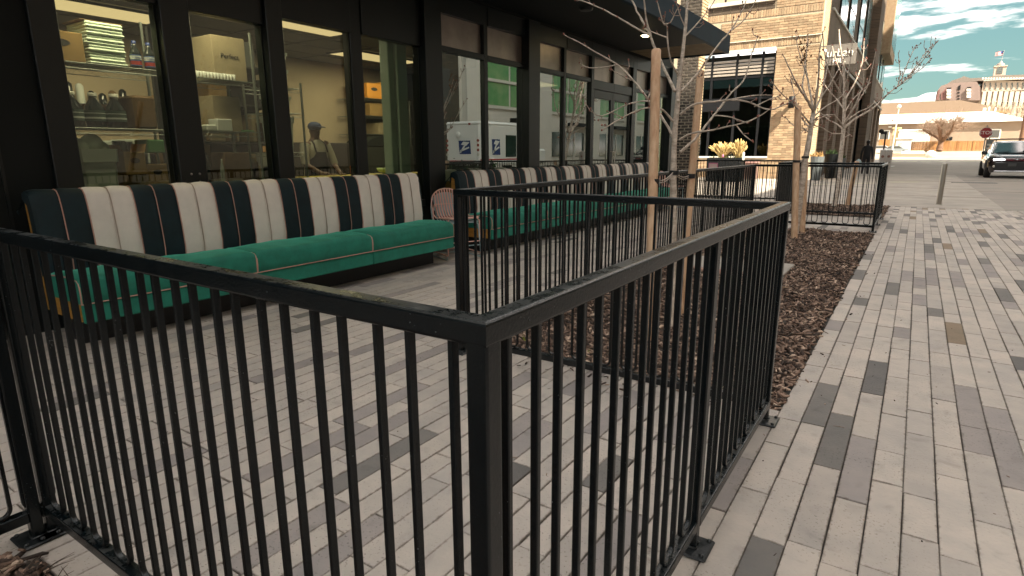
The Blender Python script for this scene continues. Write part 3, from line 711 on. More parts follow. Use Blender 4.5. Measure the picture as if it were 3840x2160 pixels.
# --- tree 1, traced limb by limb around its own trunk
KT = .5244
D0 = dep((-1.44, 4.43, 0))
def T1(x, y, off=0): return at(2000+x*KT, y*KT, D0+off)
base = onZ(2508, 1232, 0)
t = thing('young_tree', 'bare young tree with pale bark between two tall wooden stakes', 'tree', (base.x, base.y, 0), 'young bare street trees')
tr = [base+Vector((0, 0, -.03)), at(2520, 1000, D0), T1(1000, 1449), T1(1003, 1200), T1(1012, 950), T1(1030, 760), T1(1042, 600), T1(1066, 400), T1(1092, 150), T1(1102, 0), T1(1112, -140), T1(1118, -330)]
b = MB(); p = smooth(tr, 4); n = len(p); rr = []
for i, q in enumerate(p): h__ = q.z; r = .036-.0105*min(h__, 2.6); r *= 1+.06*random.uniform(-1, 1)+(.10 if random.random() < .14 else 0); rr.append(max(.008, r))
b.tube(p, rr, 12)
kn = at(2525, 760, D0)
for sx in (-1, 1): b.ball(kn+RT*sx*.027+Vector((0, 0, .01*sx)), .017, 8, 6, (1, 1, 1.3))
b.ball(T1(1030, 730)-FW*.02, .014, 8, 6)
b.build('trunk', BARK, t)
LB = [([(1000, 985, 0), (940, 870, .05), (850, 745, .12), (700, 560, .2), (600, 460, .25), (430, 365, .3), (320, 300, .33), (215, 245, .36)], .0115, .0036, .55),
      ([(1000, 870, 0), (930, 790, -.05), (860, 770, -.1), (770, 780, -.15), (640, 840, -.2), (490, 930, -.25)], .009, .0034, .7),
      ([(900, 770, .02), (830, 725, .06), (740, 730, .1), (640, 760, .14), (490, 830, .2), (405, 792, .22)], .0075, .0032, .7),
      ([(1012, 655, 0), (935, 485, .06), (870, 350, .1), (830, 240, .12), (790, 170, .14), (740, 80, .17), (705, 0, .19), (670, -90, .2)], .0125, .006, .35),
      ([(838, 250, .12), (812, 160, .1), (800, 90, .08), (792, 0, .05), (785, -80, .03)], .0085, .005, .35),
      ([(845, 262, .1), (720, 190, .2), (560, 100, .28), (440, 40, .33), (330, 0, .38), (250, -30, .4)], .0085, .0036, .5),
      ([(600, 460, .25), (520, 480, .28), (400, 485, .3), (330, 450, .32)], .0055, .003, .6),
      ([(1032, 530, 0), (985, 440, -.08), (962, 320, -.13), (955, 190, -.16), (930, 170, -.17), (905, 80, -.2), (885, 10, -.22)], .0075, .0034, .8),
      ([(958, 270, -.14), (850, 228, -.1), (790, 203, -.08)], .0055, .003, .5),
      ([(930, 170, -.17), (980, 160, -.2), (1020, 80, -.22), (1040, 50, -.24)], .005, .003, .9),
      ([(1055, 650, 0), (1120, 585, .08), (1200, 490, .15), (1330, 310, .28), (1400, 230, .33), (1450, 160, .38), (1500, 60, .42), (1530, -20, .45)], .0105, .004, .45),
      ([(1405, 225, .33), (1500, 150, .36), (1560, 60, .4), (1592, 0, .42)], .0055, .003, .8),
      ([(1050, 820, 0), (1120, 760, -.06), (1200, 735, -.1), (1330, 722, -.16), (1440, 715, -.2), (1550, 735, -.24), (1640, 775, -.27), (1720, 780, -.3), (1840, 728, -.34)], .010, .0036, .55),
      ([(1390, 718, -.18), (1520, 690, -.14), (1630, 680, -.1), (1710, 681, -.08)], .006, .003, .7),
      ([(1580, 762, -.25), (1690, 710, -.28), (1765, 684, -.3)], .005, .003, .8),
      ([(1048, 1090, 0), (1150, 1000, .06), (1230, 900, .1), (1320, 790, .15), (1420, 660, .2), (1500, 580, .24), (1540, 470, .28), (1565, 380, .3), (1602, 265, .33)], .0115, .0036, .4),
      ([(1046, 1000, 0), (1140, 950, -.08), (1270, 932, -.15), (1330, 920, -.18), (1500, 880, -.25), (1600, 840, -.28), (1700, 775, -.32)], .009, .0034, .6),
      ([(1450, 892, -.22), (1500, 958, -.24), (1570, 1015, -.26)], .0048, .003, .9),
      ([(1282, 826, .14), (1390, 832, .1), (1480, 862, .07), (1535, 880, .05)], .006, .003, .7),
      ([(1085, 260, 0), (1180, 160, .06), (1260, 60, .1), (1320, -40, .14)], .0065, .003, .8),
      ([(1090, 200, 0), (1050, 110, -.05), (1035, 60, -.07), (1020, 20, -.08)], .005, .003, .8),
      ([(700, 575, .18), (610, 530, .15), (560, 500, .13)], .0045, .0028, .9),
      ([(820, 700, .12), (860, 610, .16), (880, 560, .18)], .006, .003, .6)]
for pts, r0, r1, tw in LB: limb(t, [T1(*q) for q in pts], r0, r1, tw, twl=.12)
TR1 = t
sA = stake('thicker tall wooden stake left of the nearest tree trunk', onZ(2433, 1285, 0), at(2461, 186, dep(onZ(2433, 1285, 0))+.05), .0335)
sB = stake('slimmer wooden stake right of the nearest tree trunk', onZ(2548, 1184, 0), at(2628, 266, dep(onZ(2548, 1184, 0))+.12), .030)
pa = onZ(2433, 1285, 0); pb_ = onZ(2548, 1184, 0)
ties(TR1, [at(2453, 680, dep(pa)+.03), at(2590, 660, dep(pb_)+.06)], at(2527, 648, D0), .0335, .031)
# --- tree 2
D2 = dep((-1.45, 10.1, 0)); KQ = .3494
def T2(u, v, off=0): return at(u, v, D2+off)
base2 = onZ(3003, 870, 0); base2 = Vector((base2.x, 10.05, 0)) if base2.y > 10.3 else base2
D2 = dep(base2)
t = thing('young_tree', 'leaning bare tree with dried seed clusters in the bed behind the corner', 'tree', base2, 'young bare street trees')
b = MB(); p = smooth([base2-Vector((0, 0, .04)), T2(3006, 700), T2(3018, 610), T2(3030, 552), T2(3043, 468), T2(3051, 415)], 4); n = len(p)
b.tube(p, [.052-.022*i/(n-1)+(.004 if i % 5 == 2 else 0) for i in range(n)], 10); b.build('trunk', BARK, t)
L2 = [([(3051, 420, 0), (3030, 380, -.2), (3005, 345, -.3), (2980, 300, -.45), (2955, 245, -.5), (2935, 205, -.55)], .022),
      ([(3051, 420, 0), (3040, 360, .1), (3030, 300, .2), (3020, 250, .25), (3005, 190, .3)], .020), ([(3052, 418, 0), (3075, 370, .15), (3090, 310, .2), (3105, 240, .3), (3120, 170, .35)], .020),
      ([(3052, 418, 0), (3062, 350, -.2), (3070, 280, -.3), (3072, 200, -.4), (3085, 130, -.45)], .020), ([(3030, 380, -.2), (3010, 330, -.25), (3015, 280, -.2), (3025, 200, -.2), (3028, 130, -.2)], .014),
      ([(3043, 470, 0), (3010, 430, -.2), (2975, 390, -.35), (2930, 350, -.5), (2890, 300, -.6)], .014), ([(3048, 440, 0), (3095, 400, .2), (3130, 380, .3), (3175, 345, .4)], .013),
      ([(3038, 500, 0), (3008, 480, .1), (2975, 470, .2), (2945, 440, .3)], .010), ([(3040, 480, 0), (3010, 450, .3), (2990, 400, .4), (2975, 340, .5), (2965, 290, .6)], .012), ([(3075, 370, .15), (3110, 320, .1), (3150, 250, .1), (3180, 190, .1)], .012),
      ([(3030, 300, .2), (3010, 240, .3), (2990, 170, .35), (2985, 120, .4)], .009), ([(3046, 455, 0), (3085, 430, -.2), (3120, 440, -.3)], .010)]
for pts, r0 in L2: limb(t, [T2(*q) for q in pts], r0, .0055, .55, twl=.22)
DRY = mat('dried leaf', (.22, .10, .03), .8, var=.4, vs=20)
b = MB()
for k in range(26):
    q = T2(3020+random.gauss(0, 16), 195+random.gauss(0, 26), .2+random.gauss(0, .1)); b.ball(q, .016*random.uniform(.6, 1.3), 5, 4, (1, .6, 1.2))
o = b.build('seed_cluster', DRY, t); o['kind'] = 'stuff'
s1 = onZ(2978, 897, 0); s2 = onZ(3006, 874, 0)
stake('weathered stake left of the leaning second tree', s1, at(2993, 398, dep(s1)+.05), .047)
stake('short leaning stake hugging the second tree trunk', s2, at(3019, 612, dep(s2)+.08), .05)
ties(t, [at(2987, 605, dep(s1)+.02)], at(3020, 590, D2), .047, .046)
# --- tree 3
base3 = onZ(3138, 766, 0); base3 = Vector((base3.x, min(base3.y, 16.2), 0)); D3 = dep(base3)
def T3(u, v, off=0): return at(u, v, D3+off)
t = thing('young_tree', 'upright bare tree with spreading limbs in the far small bed', 'tree', base3, 'young bare street trees')
b = MB(); p = smooth([base3-Vector((0, 0, .04)), T3(3144, 690), T3(3151, 600), T3(3161, 514), T3(3165, 440), T3(3166, 350), T3(3163, 250), T3(3150, 170), T3(3146, 110)], 3); n = len(p)
b.tube(p, [.062*(1-i/(n-1))+.014*(i/(n-1))+(.004 if i % 4 == 2 else 0) for i in range(n)], 9); b.build('trunk', BARK, t)
L3 = [([(3164, 480, 0), (3200, 450, .3), (3235, 430, .6), (3290, 392, .9), (3330, 350, 1.1), (3375, 318, 1.3), (3420, 275, 1.5), (3470, 215, 1.7), (3508, 162, 1.9)], .03, .8), ([(3378, 318, 1.3), (3385, 285, 1.3), (3405, 235, 1.3), (3422, 195, 1.3), (3437, 172, 1.4)], .014, .9),
      ([(3400, 295, 1.4), (3440, 240, 1.5), (3475, 195, 1.6), (3498, 168, 1.7)], .014, .9), ([(3365, 325, 1.2), (3375, 280, 1.1), (3368, 200, 1.0)], .011, .9), ([(3385, 310, 1.3), (3430, 275, 1.3), (3460, 255, 1.3), (3490, 220, 1.3)], .012, .9),
      ([(3164, 470, 0), (3190, 425, -.3), (3205, 400, -.4), (3250, 330, -.6), (3270, 260, -.7), (3285, 190, -.8)], .026, .5), ([(3163, 490, 0), (3140, 465, .2), (3110, 450, .4), (3075, 420, .6)], .02, .5),
      ([(3162, 500, 0), (3120, 500, -.3), (3085, 480, -.5), (3055, 470, -.6)], .015, .5), ([(3165, 410, 0), (3135, 370, .3), (3100, 330, .5), (3085, 300, .6)], .018, .5), ([(3166, 380, 0), (3195, 330, .3), (3215, 290, .4), (3235, 230, .5), (3240, 150, .5)], .02, .5),
      ([(3166, 370, 0), (3130, 310, -.3), (3105, 260, -.4), (3090, 190, -.5), (3085, 120, -.6)], .018, .5), ([(3166, 340, 0), (3180, 280, -.3), (3190, 210, -.4), (3200, 120, -.5)], .016, .5), ([(3164, 460, 0), (3220, 420, .5), (3255, 405, .8), (3285, 380, 1)], .016, .5),
      ([(3163, 480, 0), (3130, 430, -.4), (3080, 440, -.6), (3040, 470, -.9), (3000, 500, -1.1)], .016, .5), ([(3165, 300, 0), (3140, 240, .2), (3120, 170, .3)], .012, .6), ([(3205, 400, -.4), (3225, 350, -.5), (3240, 300, -.5), (3238, 250, -.6)], .014, .5),
      ([(3161, 520, 0), (3185, 505, .3), (3195, 512, .4)], .010, .5), ([(3164, 430, 0), (3192, 380, .5), (3222, 350, .7), (3265, 310, .9)], .014, .5)]
for pts, r0, tw in L3: limb(t, [T3(*q) for q in pts], r0, .0075, tw*.8, twl=.3, k=2)
q = Vector((base3.x+.25, base3.y+.3, 0)); stake('thin far stake right of the upright third tree', q, q+Vector((.10, 0, 1.05)), .05)
# ================================================================== storefront building
XF = -5.3; SC = .9725
def fy(y): return y*SC
def fz(z): return CH+(z-CH)*SC
GL = glass_mat('window glass', (.66, .72, .63), 1.95)
GL2 = glass_mat('far window glass', (.42, .50, .45), 4.6)
GLD = glass_mat('dark glass', (.30, .36, .31), 1.45)
sf = thing('storefront_building', 'black steel storefront with tall kitchen windows behind the banquettes', 'building', (XF, 8, 0))
ZS = 3.27
b = MB(); b.box(XF-.25, XF+.04, -6, fy(1.86), 0, ZS); b.build('wall_panel', CLAD, sf)
b = MB(); b.box(XF-.25, XF+.02, -6, 15.07, ZS+.01, 7.5); b.build('upper_wall', CLAD, sf)
for yy in (-1.2, .35, 1.55): b = MB(); b.box(XF+.04, XF+.05, fy(yy), fy(yy)+.02, 0, ZS); b.build('panel_seam', FRAME, sf)
# sill wall
b = MB(); b.bbox(XF-.2, XF+.03, fy(1.86), 10.64, 0.001, .62, .01); b.build('sill_wall', CLAD, sf)
b = MB(); b.bbox(XF-.2, XF+.03, 12.56, 15.07, 0.001, .30, .01); b.build('sill_wall', CLAD, sf)
# posts (y0,y1,proud)
def post(y0, y1, z0, z1, pr=.06, nm='mullion'): b = MB(); b.bbox(XF-.10, XF+pr, fy(y0), fy(y1), z0, z1, .006); return b.build(nm, FRAME, sf)
Z1 = fz(2.5); Z2 = fz(2.60); ZTT = fz(2.675); ZSP = fz(3.075)
post(1.86, 2.04, .62, ZS, .09, 'frame_post'); post(2.785, 3.03, .62, ZS, .09, 'frame_post'); post(3.775, 3.955, .62, ZS, .10, 'frame_post')
post(4.87, 5.035, .62, ZS, .03); post(6.015, 6.338, .62, ZS, .12, 'frame_post')
post(7.37, 7.465, .62, ZS, .04); post(8.468, 8.812, .62, ZS, .12, 'frame_post'); post(9.763, 9.851, .62, ZS, .04); post(10.836, 10.95, .0, ZS, .052)
post(12.86, 13.06, .0, ZS, .052); post(13.863, 14.02, .3, ZS, .052); post(15.17, 15.5, .0, ZS, .12, 'frame_post')
def rail_(y0, y1, z0, z1, pr=.045, nm='transom'): b = MB(); b.bbox(XF-.08, XF+pr, fy(y0), fy(y1), z0, z1, .005); return b.build(nm, FRAME, sf)
rail_(2.04, 2.785, Z1, ZS, .05, 'header'); rail_(3.03, 3.775, Z1, ZS, .05, 'header'); rail_(3.955, 4.87, Z2, ZS, .05, 'header'); rail_(5.035, 6.015, Z2, ZS, .05, 'header')
bays = [(6.338, 7.37), (7.465, 8.468), (8.812, 9.763), (9.851, 10.836), (10.95, 11.905), (11.905, 12.86), (13.06, 13.863), (14.02, 15.17)]
for i, (a, c_) in enumerate(bays):
    top = Z2 if not 4 <= i <= 5 else fz(2.49)
    rail_(a, c_, top, ZTT+(.0 if not 4 <= i <= 5 else -.01), .04)
    rail_(a, c_, ZSP, ZS, .05, 'header')
    b = MB(); b.box(XF-.06, XF-.02, fy(a)+.003, fy(c_)-.003, ZTT, ZSP); b.build('spandrel_panel', SPAN, sf)
post(11.88, 11.93, fz(2.675), ZSP, .03)
for (a, c_, top) in ((2.04, 2.785, Z1), (3.03, 3.775, Z1), (3.955, 4.87, Z2), (5.035, 6.015, Z2)):
    rail_(a, c_, .62, .70, .04, 'sill')
    b = MB(); b.box(XF-.008, XF, fy(a)-.01, fy(c_)+.01, .68, top+.01); b.build('glass_pane', GL, sf)
    for yy in (fy(a), fy(c_)-.012): bb = MB(); bb.box(XF+.002, XF+.016, yy, yy+.012, .70, top); bb.build('glazing_bead', STEELD if 'STEELD' in globals() else FRAME, sf)
for i, (a, c_) in enumerate(bays):
    if 4 <= i <= 5: continue
    z0 = .62 if i < 4 else .30
    rail_(a, c_, z0, z0+.07, .04, 'sill')
    b = MB(); b.box(XF-.008, XF, fy(a)-.01, fy(c_)+.01, z0+.05, Z2+.01); b.build('glass_pane', GL2, sf)
for i, (a, c_) in enumerate(((10.955, 11.90), (11.91, 12.855))):
    y0, y1 = fy(a), fy(c_); b = MB(); zt = fz(2.485); s_ = .085
    b.bbox(XF-.03, XF+.02, y0, y0+s_, .01, zt, .004); b.bbox(XF-.03, XF+.02, y1-s_, y1, .01, zt, .004)
    b.bbox(XF-.03, XF+.02, y0+s_, y1-s_, zt-.15, zt, .004); b.bbox(XF-.03, XF+.02, y0+s_, y1-s_, .01, .28, .004)
    d = b.build('door', FRAME, sf)
    b = MB(); b.box(XF-.012, XF-.004, y0+s_-.005, y1-s_+.005, .27, zt-.14); b.build('glass_pane', GL2, d)
    yy = y1-.045 if i == 0 else y0+.045
    b = MB(); b.tube([(XF+.02, yy, .85), (XF+.075, yy, .85), (XF+.075, yy, 1.3), (XF+.02, yy, 1.3)], .012, 8); b.build('handle', STEEL, d)
# small round fixings on the black post between the first windows
for y_, z_ in ((2.88, 1.12), (2.955, 1.12), (2.95, 1.05)): b = MB(); b.ball((XF+.092, fy(y_), z_), .011, 8, 5); b.build('fixing', STEEL, sf)
# canopy
FASC = mat('blue black fascia', (.006, .024, .042), .6, spec=.14, var=.3, vs=1.5, bump=.03, bs=40)
cp = thing('canopy', 'dark blue black steel canopy over the storefront windows', 'canopy', (-3.6, 5, 3.3))
XC = -3.585
b = MB(); b.bbox(XC-.06, XC, -6, 13.64, 3.30, 3.665, .006); b.build('fascia', FASC, cp)
b = MB(); b.bbox(XF+.03, XC-.062, 13.58, 13.64, 3.30, 3.665, .006); b.build('end_fascia', FASC, cp)
b = MB(); b.box(XF+.03, XC-.062, -6, 12.2, 3.32, 3.36); b.build('soffit', CLAD, cp)
b = MB(); b.box(XF+.03, XC-.062, -6, 13.578, 3.60, 3.64); b.build('roof_deck', CLAD, cp)
SLAT = mat('soffit slat', (.38, .28, .17), .6, var=.3, vs=6)
for k in range(13): b = MB(); b.bbox(XF+.05, XC-.07, 12.25+k*.104, 12.25+k*.104+.045, 3.325, 3.35, .004); b.build('slat', SLAT, cp)
WARM = mat('warm lamp', (1, .72, .36), emit=0); 
def emis(name, col, st):
    m = bpy.data.materials.new(name); m.use_nodes = True; MATS[name] = m; nt = m.node_tree; nt.nodes.clear()
    o = nt.nodes.new('ShaderNodeOutputMaterial'); e = nt.nodes.new('ShaderNodeEmission'); e.inputs[0].default_value = (*col, 1); e.inputs[1].default_value = st; nt.links.new(e.outputs[0], o.inputs[0]); return m
LAMP = emis('lit downlight', (1, .78, .38), 4.0)
PANEL = emis('lit ceiling panel', (1, .66, .36), .22)
t = thing('downlight', 'small glowing round downlight under the black canopy', 'lamp', (-4.25, 10.6, 3.30))
b = MB(); b.lathe([(.10, .0), (.10, .03)], (-4.25, 10.6, 3.285), 20); b.build('trim_ring', FRAME, t)
b = MB(); b.lathe([(.0, -.028), (.05, -.018), (.078, .0)], (-4.25, 10.6, 3.284), 20); b.build('bulb', LAMP, t)
t = thing('downlight', 'unlit round downlight left of the glowing one', 'lamp', (-4.25, 8.3, 3.30))
b = MB(); b.lathe([(.06, 0), (.09, .0), (.10, .03)], (-4.25, 8.3, 3.287), 20); b.build('trim_ring', FRAME, t)

# ------------------------------------------------------------------ kitchen interior
CEIL = mat('ceiling tile', (.19, .19, .17), .9, var=.15, vs=2, bump=.2, bs=60)
KW = mat('kitchen wall', (.56, .46, .33), .8, var=.08, vs=2)
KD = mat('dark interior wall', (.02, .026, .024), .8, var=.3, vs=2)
KF = mat('kitchen floor', (.12, .09, .07), .6)
def st(nm, m, *a): b = MB(); b.box(*a); return struct(b.build(nm, m))
st('kitchen_floor', KF, -14, XF-.26, 1.2, 15.0, -.05, .005)
st('kitchen_ceiling', CEIL, -14, XF-.26, 1.2, 15.0, 2.95, 3.1)
st('kitchen_back_wall', KW, -9.6, -9.5, 2.2, 9.98, .006, 2.948)
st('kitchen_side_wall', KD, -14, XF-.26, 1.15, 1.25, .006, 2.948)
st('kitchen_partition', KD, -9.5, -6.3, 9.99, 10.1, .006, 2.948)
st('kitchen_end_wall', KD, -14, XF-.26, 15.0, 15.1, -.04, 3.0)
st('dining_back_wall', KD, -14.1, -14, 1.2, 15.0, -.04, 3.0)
for k in range(6): 
    pass
# ceiling grid bars
b = MB()
for k in range(1, 14): b.box(-13.9, XF-.27, 1.25+k*1.0, 1.27+k*1.0, 2.94, 2.951)
for k in range(1, 12): b.box(-5.6-k*.65, -5.62-k*.65, 1.3, 14.9, 2.941, 2.9515)
struct(b.build('kitchen_ceiling_grid', mat('grid bar', (.10, .10, .09), .7)))
def clight(label, x0, x1, y0, y1, pw=9, z=2.94):
    t = thing('ceiling_light', label, 'lamp', ((x0+x1)/2, (y0+y1)/2, z), 'lit kitchen ceiling panels')
    b = MB(); b.box(x0, x1, y0, y1, z-.025, z-.012); b.build('diffuser', PANEL, t)
    b = MB(); e = .03
    for q in ((x0-e, x1+e, y0-e, y0), (x0-e, x1+e, y1, y1+e), (x0-e, x0, y0, y1), (x1, x1+e, y0, y1)): b.box(*q, z-.03, z-.001)
    b.build('frame', FRAME, t)
    al = bpy.data.lights.new('panel_light', 'AREA'); al.shape = 'RECTANGLE'; al.size = x1-x0; al.size_y = y1-y0; al.energy = pw; al.color = (1, .77, .54)
    ao = bpy.data.objects.new('panel_light', al); COL.objects.link(ao); al.energy *= .66; ao.parent = t; ao.location = (0, 0, -.04)
clight('long lit ceiling panel at the top of the first window', -8.45, -7.85, 3.0, 4.2, 9)
clight('lit ceiling panel above the cook seen past the mullion', -8.45, -7.85, 7.1, 8.7, 11)
clight('added unseen light panel brightening the front kitchen shelves', -5.76, -5.42, 2.0, 3.7, 11)  # added lamp, out of view, to brighten the shelf fronts
clight('added unseen light panel over the work table', -7.2, -6.6, 4.9, 6.1, 10)  # another added lamp above the sight line, for light on the shelves
for i, (u, v, w_, lab) in enumerate(((1853, 305, .5, 'small lit ceiling panel seen beside the green reflection'), (1990, 308, .5, 'small lit ceiling panel behind the wide black post'), (2260, 355, .5, 'lit ceiling panel seen through the door glass'))):
    q = onZ(u, v, 2.93); clight(lab, q.x-.3, q.x+.3, q.y-.2, q.y+1.0, 2)
WALLB = mat('white plastic', (.72, .82, .77), .45, var=.06, vs=4)
LINEN = mat('linen', (.74, .86, .74), .85, var=.1, vs=14, bump=.3, bs=60)
CART = mat('cardboard', (.38, .24, .09), .8, var=.2, vs=6)
CART2 = mat('pale cardboard', (.46, .38, .25), .8, var=.15, vs=5)
BROWN = mat('brown paper', (.20, .12, .055), .85, var=.35, vs=7)
CHROME = mat('shelf wire', (.32, .35, .33), .35, metal=.85)
INK = mat('dark print', (.03, .03, .03), .8); INKG = mat('green print', (.03, .07, .06), .8)
DARKB = mat('dark bottle', (.010, .018, .020), .12, spec=.6, coat=.5)
CAPW = mat('white cap', (.62, .62, .58), .5)
BLUEC = mat('blue cap', (.01, .04, .22), .4); LABW = mat('white label', (.65, .68, .66), .6); LABR = mat('red label', (.40, .03, .02), .6); LABB = mat('blue label', (.03, .10, .30), .6)
LIME = mat('lime green plastic', (.12, .45, .02), .5)
def shelf_unit(label, x0, x1, y0, y1, zs, posts, ztop):
    t = thing('wire_shelf', label, 'shelf', ((x0+x1)/2, (y0+y1)/2, 0), 'chrome wire shelving units')
    for (px, py) in posts:
        b = MB(); b.tube([(px, py, .01), (px, py, ztop)], .014, 8)
        b.build('post', CHROME, t)
    for z in zs:
        b = MB()
        for xx in (x0, x1):
            for dz in (0, -.045): b.tube([(xx, y0, z+dz), (xx, y1, z+dz)], .004, 5)
            n = int((y1-y0)/.05); b.tube([(xx, y0+(y1-y0)*i/n, z-(.045 if i % 2 else 0)) for i in range(n+1)], .0025, 4)
        for k in range(int((y1-y0)/.028)): yy = y0+.014+k*.028; b.tube([(x0, yy, z+.004), (x1, yy, z+.004)], .0022, 4, False)
        for k in range(4): xx = x0+(x1-x0)*(k+.5)/4; b.tube([(xx, y0, z), (xx, y1, z)], .003, 4)
        b.build('shelf', CHROME, t)
    return t
XS0, XS1 = -6.25, -5.78
shelf_unit('wire shelf of linens and dark jugs behind the first window', XS0, XS1, 1.95, 3.08, (1.0, 1.505, 2.02), ((XS0, 2.0), (XS0, 3.05), (XS1, 3.02)), 2.5)
shelf_unit('wire shelf with the pale carton behind the second window', XS0, XS1, 3.14, 3.90, (1.0, 1.505, 2.0), ((XS0, 3.16), (XS0, 3.87), (XS1, 3.87)), 2.48)
shelf_unit('wire shelf holding white tubs at the left of the third window', -6.75, -6.2, 4.35, 4.78, (1.3, 1.75, 2.03), ((-6.75, 4.37), (-6.2, 4.76), (-6.75, 4.76)), 2.1)
shelf_unit('back wall shelf with orange cartons behind the fourth window', -9.45, -8.75, 8.05, 9.4, (1.64, 1.98, 2.30), ((-8.77, 8.06), (-8.77, 9.35)), 2.32)
def carton(label, x0, x1, y0, y1, z0, z1, m, group=None, oval=True, lt=None, flaps=False):
    t = thing('carton', label, 'box', ((x0+x1)/2, (y0+y1)/2, z0), group)
    b = MB(); b.bbox(x0, x1, y0, y1, z0, z1, .004); b.build('box', m, t)
    b = MB(); b.box(x0+.01, x1+.002, (y0+y1)/2-.02, (y0+y1)/2+.02, z1-.001, z1+.002); b.build('tape', CART2, t)
    if oval:
        b = MB(); w_ = (y1-y0)*.22; h__ = (z1-z0)*.12; cz = z0+(z1-z0)*.62
        b.prism([Vector((x1, (y0+y1)/2+w_*math.cos(a*PI/8), cz+h__*math.sin(a*PI/8))) for a in range(16)], (0, 0, 0), (.002, 0, 0)); b.build('print', INK, t)
    if flaps:
        b = MB(); b.prism([Vector((x0, y0, z1)), Vector((x1, y0, z1)), Vector((x1, y0-.03, z1+.06)), Vector((x0, y0-.03, z1+.06))], (0, 0, 0), (0, .004, 0)); b.prism([Vector((x0, y1, z1)), Vector((x1, y1, z1)), Vector((x1, y1+.02, z1+.07)), Vector((x0, y1+.02, z1+.07))], (0, 0, 0), (0, .004, 0)); b.build('flap', m, t)
    if lt: text(lt, (z1-z0)*.16, (x1+.003, (y0+y1)/2, z0+(z1-z0)*.55), (R(90), 0, R(90)), INK, t, 'print', .001)
    return t
e1 = 1.505+.007; e2 = 2.02+.007; e0 = 1.0+.007
g_ = 'cartons on the kitchen shelves'
carton('brown carton with dark oval print left of the linen stack', -6.1, -5.82, 2.03, 2.37, e2, 2.255, CART, g_)
carton('small beige carton on the top shelf behind the brown one', -6.24, -6.12, 2.06, 2.3, e2, 2.33, CART2, g_, False)
carton('large pale carton with dark logo on the second window shelf', -6.2, -5.84, 3.49, 3.84, 2.0+.007, 2.42, CART2, g_, False, 'Perfect')
carton('open yellow carton with dark oval below the jugs', -6.1, -5.82, 2.55, 2.73, 1.11, 1.31, CART, g_, True, None, True)
carton('lower yellow carton with oval stacked right of the open one', -6.1, -5.84, 2.74, 2.92, e0, 1.20, CART, g_)
carton('plain carton under the open yellow one', -6.1, -5.84, 2.54, 2.735, e0, 1.105, CART, g_, False)
carton('dim carton on the middle shelf of the second window', -6.2, -5.95, 3.5, 3.8, e1-.0, 1.86, CART2, g_, False)
carton('dark brown carton at the back of the second window shelf', -6.22, -5.98, 3.2, 3.44, e0, 1.38, BROWN, g_, False)
carton('orange carton high on the back wall shelf', -9.4, -8.8, 8.25, 8.62, 2.307, 2.58, mat('orange carton', (.62, .27, .04), .7), g_)
carton('brighter orange carton beside it on the back wall shelf', -9.4, -8.8, 8.64, 9.05, 2.307, 2.62, mat('bright carton', (.72, .40, .06), .7), g_, True)
carton('tan carton on the middle back wall shelf', -9.4, -8.8, 8.3, 8.85, 1.987, 2.22, CART, g_, False)
carton('pale tan carton on the low back wall shelf', -9.4, -8.8, 8.5, 9.0, 1.647, 1.86, CART2, g_, False)
carton('brown carton on low shelf behind second window', -6.2, -5.85, 3.5, 3.78, e0, 1.30, BROWN, g_, False)
# linens
t = thing('linen_stack', 'tall stack of folded white linens on the top shelf', 'linens', (-6.0, 2.55, e2))
for k in range(13):
    z = e2+.002+k*.0262; b = MB(); j = random.uniform(-.008, .008); b.bbox(-6.2+j, -5.83+j, 2.405+random.uniform(-.012, .006), 2.695+random.uniform(-.01, .014), z, z+.0255, .011); b.build('folded_cloth', LINEN, t)
b = MB(); b.bbox(-6.2, -5.85, 2.38, 2.71, e2+.344, e2+.352, .003); b.build('paper_sheet', BROWN, t)
# juice bottles with blue caps
def bottle(label, x, y, z, h_, r, m, capm, lab=None, grp=None, neck=.35):
    t = thing('bottle', label, 'bottle', (x, y, z), grp)
    b = MB(); b.lathe([(r*.9, 0), (r, .01), (r, h_*.52), (r*.92, h_*.6), (r*neck, h_*.82), (r*neck, h_*.92), (0, h_*.93)], (x, y, z), 16); b.build('bottle_body', m, t)
    b = MB(); b.lathe([(r*neck*1.15, h_*.9), (r*neck*1.15, h_), (0, h_)], (x, y, z), 12); b.build('cap', capm, t)
    if lab:
        def ring(z0, z1, mm, nm, rr=1.012):
            b = MB(); nn = 12; V = []
            for zz in (z0, z1):
                for i in range(nn+1): a = -PI*.55+PI*1.1*i/nn; V.append((x+r*rr*math.cos(a), y+r*rr*math.sin(a), z+zz))
            b.add(V, [(i, i+1, i+nn+2, i+nn+1) for i in range(nn)], True); b.build(nm, mm, t)
        if lab == 'j':
            ring(h_*.10, h_*.50, LABB, 'label'); ring(h_*.33, h_*.46, LABW, 'label_band', 1.02); ring(h_*.14, h_*.27, LABR, 'label_picture', 1.02)
            text('Clamato', r*.62, (x+r*1.04, y, z+h_*.395), (R(90), 0, R(90)), LABB, t, 'lettering', .0008)
        else: ring(h_*.18, h_*.5, INKG, 'label'); ring(h_*.40, h_*.42, LABW, 'label_band', 1.02); ring(h_*.25, h_*.30, LABW, 'label_band', 1.02)
    return t
gj = 'juice bottles on the top shelf'
bottle('dark juice bottle with blue cap and bright label beside the linens', -5.87, 2.785, e2, .235, .045, DARKB, BLUEC, 'j', gj)
bottle('dark juice bottle with blue cap at the right window edge', -5.87, 2.905, e2, .235, .045, DARKB, BLUEC, 'j', gj)
bottle('dark bottle half hidden behind the labelled juice bottles', -6.0, 2.84, e2, .235, .045, DARKB, BLUEC, None, gj)
gk = 'dark jugs on the middle shelf'
bottle('leftmost dark jug with white cap on the middle shelf', -5.88, 2.235, e1, .285, .078, DARKB, CAPW, 'd', gk, .4)
